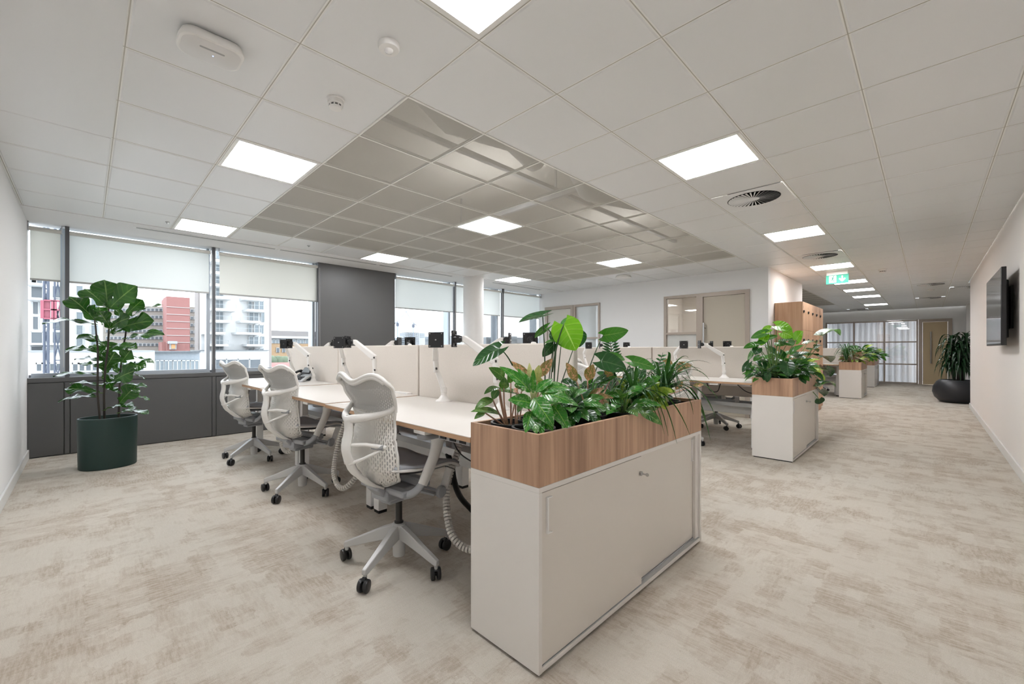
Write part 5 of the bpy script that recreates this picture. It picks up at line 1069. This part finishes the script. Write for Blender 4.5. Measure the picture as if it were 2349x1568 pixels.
FL = [(625, 285, 600, 72, .19, .7, 0), (640, 290, 840, 118, .19, .75, -.08), (618, 285, 448, 140, .17, .6, .08), (530, 385, 325, 200, .17, .55, .05), (545, 365, 425, 258, .12, .5, .1), (522, 412, 120, 408, .12, .35, .05), (645, 440, 555, 308, .12, .75, -.1), (645, 440, 795, 362, .14, .7, -.12), (648, 478, 975, 385, .20, .6, -.05),
      (770, 342, 893, 225, .13, .6, .05), (715, 350, 678, 225, .12, .7, .1), (822, 342, 1045, 262, .09, .3, 0), (757, 520, 1060, 495, .13, .45, -.05), (620, 575, 398, 500, .15, .3, -.05), (640, 580, 852, 590, .13, .4, .08), (535, 612, 303, 610, .12, .45, 0), (560, 690, 378, 680, .09, .35, .1), (560, 735, 405, 715, .09, .2, -.05), (598, 770, 682, 620, .14, .7, .08),
      (728, 640, 830, 580, .10, .3, -.05), (732, 700, 800, 610, .12, .8, -.08), (838, 662, 978, 712, .06, .3, 0), (745, 720, 915, 745, .13, .5, .05), (525, 795, 205, 812, .09, .12, -.1), (660, 855, 838, 765, .15, .75, -.12), (565, 875, 722, 860, .11, .15, -.08), (562, 935, 296, 905, .13, .45, -.12), (535, 962, 243, 1008, .11, .35, 0), (712, 1018, 845, 880, .14, .75, -.05), (772, 868, 925, 895, .07, .15, 0), (850, 800, 912, 832, .05, .1, .1),
      (850, 962, 945, 992, .06, .3, .1), (600, 1068, 820, 1035, .11, .2, -.1), (785, 1075, 936, 1098, .07, .1, -.1), (720, 1085, 850, 1052, .09, .3, .1), (560, 880, 335, 865, .07, .1, .05), (760, 880, 865, 940, .06, .1, -.1), (600, 700, 520, 560, .11, .5, .12), (705, 780, 640, 690, .10, .6, .12), (560, 560, 480, 500, .08, .2, -.12), (600, 820, 690, 830, .10, .4, .15), (720, 940, 640, 900, .08, .4, .12), (580, 400, 560, 280, .12, .7, .14), (690, 470, 760, 400, .12, .5, .14), (640, 650, 590, 780, .1, .6, .15), (610, 640, 700, 560, .13, .5, .15), (590, 790, 650, 900, .10, .7, .12)]
for (bx, by, tx, ty, w, k, dt) in FL:
    a = pD_(bx, by, 4.42 + dt * .3); b = pD_(tx, ty, 4.42 + dt); leaf(lf, a, b, w * 1.28, 'fiddle', facing(a, max(.28, k)), .07, .08, wav=.15, nu=16, nv=8, seed=bx)
    stemtube(st, a - (b - a).normalized() * .03, a + (b - a) * .05, .005, .004, n=2)
obj('leaves', lf, LM['fig'], t, smooth=True); obj('petioles', st, SM['green'], t, smooth=True)
# ---------------- dracaena in round charcoal pot
pc_ = at(2198, 800, 9.75); px_, py_ = pc_.x, pc_.y
t = thing('dracaena', 'dark drooping dracaena in a round charcoal pot at the end of the right wall', 'plant', (px_, py_, 0))
s = MB(); s.lathe([(.20, 0), (.30, .02), (.385, .12), (.42, .24), (.405, .37), (.35, .48), (.30, .525), (.285, .52), (.28, .49)], (px_, py_, 0), 56); obj('pot', s, M['potblack'], t, smooth=50)
s = MB(); s.lathe([(.28, .47), (.28, .49)], (px_, py_, 0), 32); obj('soil', s, M['soil'], t)
rr = random.Random(5); lf = MB(); st = MB()
for sx_, sy_, zt_ in ((-.10, .0, 1.45), (.12, .08, 1.5), (.0, -.12, 1.1), (.05, .05, 1.3)):
    st.tube([(px_ + sx_ * .6, py_ + sy_ * .6, .49), (px_ + sx_, py_ + sy_, zt_)], [.03, .02], 10)
    for i in range(46):
        az = i * 2.399 + rr.uniform(-.2, .2); z = zt_ - (i / 46) * (zt_ - .75) + .05; d = Vector((math.cos(az), math.sin(az), 0)); r_ = rr.uniform(.15, .29); c = Vector((px_ + sx_, py_ + sy_, z)); up_ = .18 * (1 - i / 60)
        arc_strap(lf, c, c + d * r_ * .4 + Vector((0, 0, up_)), c + d * r_ * .95 + Vector((0, 0, up_ * .8)), c + d * r_ * 1.05 + Vector((0, 0, -rr.uniform(.22, .44))), .060, 8)
obj('leaves', lf, LM['drac'], t, smooth=True); obj('canes', st, SM['bark'], t, smooth=True)
# ================================================================== OUTSIDE
ZG = -13.0
s = MB(); s.box(-420, XG - 3, -200, 320, ZG - .5, ZG); struct('ground', s, simple('street_ground', '#8E8F8E', .9, noise=.2, nscale=.2))
def F(px, py, X): return wx(px, py, X)
def slab(mbx, px0, px1, py0, py1, X, depth, zb=None):
    """box on plane X spanning these photo extents, going back by depth"""
    a = F(px0, py0, X); b = F(px1, py1, X); c = F(px0, py1, X); y0, y1 = sorted((a.y, b.y)); z1 = F((px0 + px1) / 2, py0, X).z; z0 = zb if zb is not None else F((px0 + px1) / 2, py1, X).z
    mbx.box(X - depth, X, y0, y1, z0, z1); return y0, y1, z0, z1
OM = dict(white=simple('render_white', '#C2C2C1', .9, noise=.05, nscale=.6), white2=simple('balcony_white', '#C4C5C5', .8), grey=simple('office_stone', '#868079', .9, noise=.1, nscale=.8), red=simple('red_brick', '#8A605C', .9, noise=.10, nscale=3), line=simple('brick_line', '#A29A97', .8),
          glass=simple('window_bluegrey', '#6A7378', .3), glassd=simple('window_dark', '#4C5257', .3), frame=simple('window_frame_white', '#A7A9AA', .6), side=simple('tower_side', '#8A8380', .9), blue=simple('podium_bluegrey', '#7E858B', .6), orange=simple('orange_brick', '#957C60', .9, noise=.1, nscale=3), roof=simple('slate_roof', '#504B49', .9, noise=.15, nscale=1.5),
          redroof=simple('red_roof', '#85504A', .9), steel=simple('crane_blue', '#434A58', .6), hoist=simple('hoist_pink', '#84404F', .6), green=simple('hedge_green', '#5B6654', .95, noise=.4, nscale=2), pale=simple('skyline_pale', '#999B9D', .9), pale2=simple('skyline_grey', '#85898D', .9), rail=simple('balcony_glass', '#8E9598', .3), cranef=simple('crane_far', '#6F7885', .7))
def building(name, lb, X, ref=(300, 800)): p = F(ref[0], ref[1], X); return thing(name, lb, 'building', (X - 5, p.y, ZG))
def win(par, px0, px1, py0, py1, X, mat='glass', bars=1, d=.12, nm='window'):
    s = MB(); y0, y1, z0, z1 = slab(s, px0, px1, py0, py1, X + d, d * 1.2); w = obj(nm, s, OM[mat], par)
    s = MB(); f = min(.06, (y1 - y0) * .06) + .02
    for k in range(bars + 1): yy = y0 + (y1 - y0) * k / max(1, bars); s.box(X + d, X + d + .03, yy - f / 2, yy + f / 2, z0, z1)
    s.box(X + d, X + d + .03, y0, y1, z1 - f, z1 + f * .3); obj('mullions', s, OM['frame'], w); return w
# left white tower with balconies
X = -36; t = building('apartment_tower', 'white apartment tower seen through the narrow corner window', X, (90, 700))
s = MB(); slab(s, 40, 150, 470, 806, X, 3, ZG); obj('wall', s, OM['white'], t)
for k, (a, b, c, d, bal) in enumerate([(71, 98, 655, 682, 1), (75, 88, 691, 719, 0), (75, 88, 725, 754, 0), (71, 98, 760, 786, 1), (71, 98, 793, 805, 0), (71, 98, 620, 648, 1), (120, 140, 655, 682, 1), (120, 140, 725, 754, 0), (120, 140, 760, 786, 1), (72, 84, 640, 649, 0)]):
    win(t, a, b, c, d, X, 'glassd')
    if bal: s = MB(); slab(s, a - 9, b, d, d + 5, X + 1.2, 1.2); obj('balcony', s, OM['white2'], t)
s = MB(); slab(s, 40, 150, 806, 808, X + .4, .4, None); obj('parapet', s, OM['line'], t)
# low podium (left part)
X = -30; t = building('shop_podium', 'low white podium building below the brick tower', X, (250, 830))
s = MB(); slab(s, 30, 355, 806, 870, X, 6, ZG); obj('wall', s, OM['white'], t)
for a, b in ((82, 142), (165, 225), (240, 331)): win(t, a, b, 831 if b < 300 else 829, 849, X, 'glassd', 4)
s = MB(); slab(s, 30, 355, 803.5, 806, X + .2, 6); obj('coping', s, OM['pale2'], t)
# pale block behind the fig
X = -44; t = building('apartment_tower', 'pale apartment block partly hidden behind the fiddle leaf fig', X, (200, 700))
s = MB(); slab(s, 158, 236, 560, 810, X, 2.5, ZG); obj('wall', s, OM['white'], t)
for r in range(5):
    for c in range(2): win(t, 175 + c * 34, 190 + c * 34, 655 + r * 30, 676 + r * 30, X, 'glass')
# stone office wings + red brick stair tower
X = -62; t = building('office_building', 'stone office building with white-framed window rows', X, (300, 750))
s = MB(); slab(s, 232, 384, 700, 806, X, 4, ZG); slab(s, 432, 470, 704, 806, X, 4, ZG); obj('wall', s, OM['grey'], t)
for r, yy in enumerate((710, 726.5, 742.5, 758.5, 774.5, 790)):
    for c in range(14):
        a = 243 + c * 9.4
        if a > 374: continue
        if r == 5 and a > 360: continue
        win(t, a, a + 7.4, yy - 3.4, yy + 3.4, X, 'glassd', 1)
    for c in range(3):
        a = 437 + c * 8.3; win(t, a, a + 6.2, yy - 1, yy + 6, X, 'glassd', 1)
X = -58; t = building('brick_tower', 'windowless red brick tower with pale floor lines', X, (407, 750))
s = MB(); slab(s, 382, 435.5, 681, 806, X, 3, ZG); obj('wall', s, OM['red'], t)
s = MB(); slab(s, 371, 384, 784, 802, X - .5, 3, ZG); slab(s, 378, 384, 684, 806, X - 5.5, 3, ZG); obj('low_wing', s, OM['red'], t)
s = MB()
for yy in (704.5, 721, 737, 753, 769, 785): slab(s, 382, 435.5, yy - .7, yy + .7, X + .06, .1)
obj('floor_lines', s, OM['line'], t)
s = MB(); slab(s, 388, 407, 782, 788, X + 1.2, 1.2); slab(s, 391, 405, 788, 801, X + .8, .8); po = obj('porch', s, OM['pale'], t)
s = MB(); slab(s, 393.5, 402, 789, 799, X + .9, .1); obj('porch_door', s, simple('orange_door', '#C99262', .7), po)
# blue-grey glazed link building
X = -34; t = building('glazed_link_building', 'low blue-grey building with a wide shop window below the brick tower', X, (405, 830))
s = MB(); slab(s, 355, 458, 808, 870, X, 5, ZG); obj('wall', s, OM['blue'], t)
s = MB(); slab(s, 350, 460, 805, 808, X + .3, 5.4); obj('roof_edge', s, OM['glassd'], t)
for c in range(5): win(t, 357 + c * 20, 376 + c * 20, 826, 849, X, 'glass', 2)
# white residential tower with balconies
X = -40; t = building('apartment_tower', 'white apartment tower with staggered balconies seen through the third window', X, (540, 700))
s = MB(); slab(s, 461.5, 617, 430, 803.5, X, 2.5, ZG); obj('wall', s, OM['white'], t)
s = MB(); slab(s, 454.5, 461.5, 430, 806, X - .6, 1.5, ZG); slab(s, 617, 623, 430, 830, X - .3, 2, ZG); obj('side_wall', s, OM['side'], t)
rows = [(685, 705), (713, 733), (740, 760), (768, 789), (794, 803), (657, 677), (629, 649), (601, 621), (573, 593)]
for r, (a, b) in enumerate(rows):
    win(t, 474, 479, a - 1, b + 1, X, 'glass', 1); win(t, 495, 512, a, b, X, 'glass', 2)
    if r % 2 == 0: win(t, 570, 577, a + 4, b + 4, X, 'glass', 1); win(t, 583.5, 605, a + 4, b + 4, X, 'glass', 2)
    else: win(t, 571, 593, a + 2, b + 2, X, 'glass', 2); win(t, 599.5, 606.5, a + 3, b + 5, X, 'glass', 1)
SL = [(484, 542, 707, 712.5), (484, 532, 733.5, 739.5), (467, 517, 761, 766.5), (484, 524, 789, 794), (484, 532, 679, 685), (567, 611, 709, 714.5), (552, 598, 735, 740), (542, 600, 762, 767), (566, 611, 789, 794), (560, 598, 682, 688), (484, 535, 651, 657), (565, 610, 654, 660), (484, 530, 623, 629), (484, 530, 595, 601)]
for a, b, c, d in SL:
    s = MB(); slab(s, a, b, c, d, X + 1.5, 1.5); bl = obj('balcony', s, OM['white2'], t)
    s = MB(); slab(s, a, b, c - 9.5, c - 8.9, X + 1.5, .06); slab(s, a, a + .5, c - 9.5, c, X + 1.5, .05); slab(s, b - .5, b, c - 9.5, c, X + 1.5, .05); obj('railing', s, OM['rail'], bl)
X = -36.5; t = building('shop_podium', 'white podium with a long shop window below the balcony tower', X, (530, 830))
s = MB(); slab(s, 458, 617, 804, 870, X, 3.4, ZG); obj('wall', s, OM['white'], t)
s = MB(); slab(s, 458, 617.5, 802.5, 804, X + .25, 3.8); obj('coping', s, OM['glassd'], t)
for c in range(4): win(t, 494 + c * 26.3, 519 + c * 26.3, 822.5, 846, X, 'glassd', 1)
# brick terrace and red roof
X = -70; t = building('brick_terrace', 'yellow brick terrace with a grey slate roof', X, (670, 790))
s = MB(); slab(s, 600, 800, 788, 860, X, 4, ZG); obj('wall', s, OM['orange'], t)
s = MB(); slab(s, 600, 800, 777, 788, X + .02, 10); obj('upper_band', s, OM['pale2'], t)
a = F(600, 772, X); b = F(800, 772, X); r1 = F(610, 757, X - 4).z; s = MB(); s.add([(X + .6, a.y, a.z), (X + .6, b.y, a.z), (X - 4, b.y, r1), (X - 4, a.y, r1)], [(0, 1, 2, 3)]); obj('roof', s, OM['roof'], t)
s = MB(); slab(s, 600, 800, 771.5, 776.5, X + .7, 4); obj('eaves', s, OM['frame'], t)
for c in range(5): win(t, 624 + c * 19, 640 + c * 19, 778, 787, X, 'glass', 2)
for c in range(6): win(t, 634 + c * 13.5, 641 + c * 13.5, 797, 808, X, 'glassd', 1)
s = MB()
for k in range(26):
    p = F(622 + k * 3.9, 826 + R.uniform(-2, 3), X + 8); rr_ = R.uniform(.35, .7); s.lathe([(rr_ * .5, -rr_), (rr_, -.3), (rr_ * .95, .4), (rr_ * .4, rr_)], (p.x, p.y, p.z), 8)
tag(obj('hedge', s, OM['green'], smooth=True), 'pale green hedge below the brick terrace', 'hedge')
X = -42; t = building('red_roofed_shed', 'low building with a flat red roof just above the window sill', X, (640, 836))
s = MB(); a = F(617.5, 846, X); b = F(664, 846, X); zz = F(640, 831, X - 8).z; z2 = F(640, 846, X).z; s.add([(X, a.y, z2), (X, b.y + 6, z2), (X - 8, b.y + 6, zz), (X - 8, a.y, zz)], [(0, 1, 2, 3)]); obj('roof', s, OM['redroof'], t)
s = MB(); s.box(X - 8, X - .02, a.y, b.y + 6, ZG, z2 - .1); obj('wall', s, OM['pale'], t)
# construction hoist mast
def lattice(mbx, y0, y1, z0, z1, X, n, r):
    for y in (y0, y1):
        for dx in (0, (y1 - y0)): mbx.tube([(X - dx, y, z0), (X - dx, y, z1)], r, 5)
    h = (z1 - z0) / n
    for k in range(n):
        a, b = (y0, y1) if k % 2 else (y1, y0); mbx.tube([(X, a, z0 + k * h), (X, b, z0 + (k + 1) * h)], r * .6, 4); mbx.tube([(X, b, z0 + k * h), (X, a, z0 + (k + 1) * h)], r * .6, 4); mbx.tube([(X, y0, z0 + k * h), (X, y1, z0 + k * h)], r * .6, 4)
X = -27; t = thing('construction_hoist', 'blue lattice construction mast with a pink hoist cage outside the corner window', 'crane', (X, F(120, 750, X).y, ZG))
a, b, c = F(101, 600, X).y, F(114, 600, X).y, F(140, 600, X).y; s = MB(); lattice(s, a, b - .05, ZG, 9, X, 26, .045); lattice(s, b + .15, c, ZG, 9, X, 16, .035); obj('mast', s, OM['steel'], t)
s = MB(); z0, z1 = F(120, 731, X).z, F(120, 690, X).z
for y in (a - .05, b + .1, (b + c) / 2, c): s.box(X + .1, X + .2, y - .05, y + .05, z0, z1)
for z in (z0, (z0 + z1) / 2, z1): s.box(X + .1, X + .2, a, c, z - .03, z + .03)
s.box(X + .05, X + .1, a, a + .2, z0, z1); obj('cage', s, OM['hoist'], t)
# far skyline
X = -240; rs = random.Random(9)
SK = [(908, 928, 775), (925, 936, 771), (930, 962, 763), (962, 975, 763), (974, 990, 771), (988, 1004, 774), (1002, 1016, 773), (1014, 1030, 777), (1028, 1048, 770), (1046, 1062, 773), (1110, 1136, 773), (1134, 1152, 778), (1152, 1170, 776), (1168, 1186, 771), (1184, 1204, 774), (1202, 1222, 777), (1220, 1244, 775)]
for i, (a, b, y) in enumerate(SK):
    Xk = X - (i % 3) * 12; t = building('distant_building', 'pale %s block on the skyline, number %d from the charcoal panel' % (('low', 'mid-rise', 'flat-roofed')[i % 3], i + 1), Xk, ((a + b) / 2, y)); t['group'] = 'hazy buildings on the skyline'
    s = MB(); slab(s, a, b, y, 800, Xk, 8, ZG); obj('wall', s, OM['pale' if i % 2 else 'pale2'], t)
    s = MB()
    for r in range(3): slab(s, a + 1, b - 1, y + 2 + r * 3.6, y + 3.4 + r * 3.6, Xk + .2, .3)
    obj('window_band', s, OM['glass'], t)
t = tag(thing('unfinished_tower', 'concrete frame of an unfinished building beside the distant cranes', 'building', (X + 6, F(945, 770, X).y, ZG)))
s = MB()
for r in range(6): slab(s, 933, 960, 762 + r * 4, 763 + r * 4, X + 8, 6)
for c in range(7): slab(s, 933 + c * 4.4, 933.8 + c * 4.4, 762, 790, X + 8, .6, ZG if c == 0 else None)
obj('frame', s, OM['pale2'], t)
for mx_, jx, jy, top, lb in ((912, 933, 714, 737, 'slender tower crane with jib raised to the right'), (948, 930, 712, 740, 'slender tower crane with jib raised to the left')):
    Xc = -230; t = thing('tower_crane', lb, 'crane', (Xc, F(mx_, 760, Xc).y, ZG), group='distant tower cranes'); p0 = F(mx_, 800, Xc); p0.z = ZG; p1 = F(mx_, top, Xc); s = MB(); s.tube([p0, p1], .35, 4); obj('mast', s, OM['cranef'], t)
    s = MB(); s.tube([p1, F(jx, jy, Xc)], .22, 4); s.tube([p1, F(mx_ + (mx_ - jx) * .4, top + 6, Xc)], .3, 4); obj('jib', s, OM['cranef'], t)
    s = MB(); p = F(mx_, top + 6, Xc); s.box(p.x - .7, p.x + .7, p.y - .6, p.y + .6, p.z - 1.4, p.z + .8); obj('cab', s, OM['steel'], t)
# ================================================================== LIGHT, WORLD, CAMERA
w = bpy.data.worlds.new('overcast_sky'); SC.world = w; w.use_nodes = True; nt = w.node_tree; bg = nt.nodes['Background']
tc = N(nt, 'ShaderNodeTexCoord'); sp = N(nt, 'ShaderNodeSeparateXYZ'); L(nt, tc.outputs['Generated'], sp.inputs[0])
f = mth(nt, 'MULTIPLY_ADD', sp.outputs[2], 2.0, .5, clamp=True)
L(nt, mixc(nt, f, lin('#CDD3DA'), lin('#EAF1FA')), bg.inputs[0]); bg.inputs[1].default_value = WORLD_S
cam_d = bpy.data.cameras.new('camera'); cam = bpy.data.objects.new('camera', cam_d); COL.objects.link(cam); SC.camera = cam
cam.location = (0, 0, HC); cam.rotation_euler = (PI / 2, 0, YAW)
cam_d.sensor_width = 36; cam_d.lens = 36 * F_ / 2349; cam_d.shift_x = (1174.5 - CX_) / 2349; cam_d.shift_y = (CY_ - 784) / 2349; cam_d.clip_start = .02; cam_d.clip_end = 600
SC.view_settings.view_transform = VIEW[0]; SC.view_settings.look = VIEW[1]; SC.view_settings.exposure = VIEW[2]; SC.view_settings.gamma = VIEW[3]
c = SC.cycles; c.use_denoising = True; c.max_bounces = 7; c.diffuse_bounces = 4; c.adaptive_threshold = .02; c.glossy_bounces = 4; c.transparent_max_bounces = 16; c.transmission_bounces = 6; c.use_adaptive_sampling = True; c.sample_clamp_indirect = 8; c.caustics_reflective = False; c.caustics_refractive = False
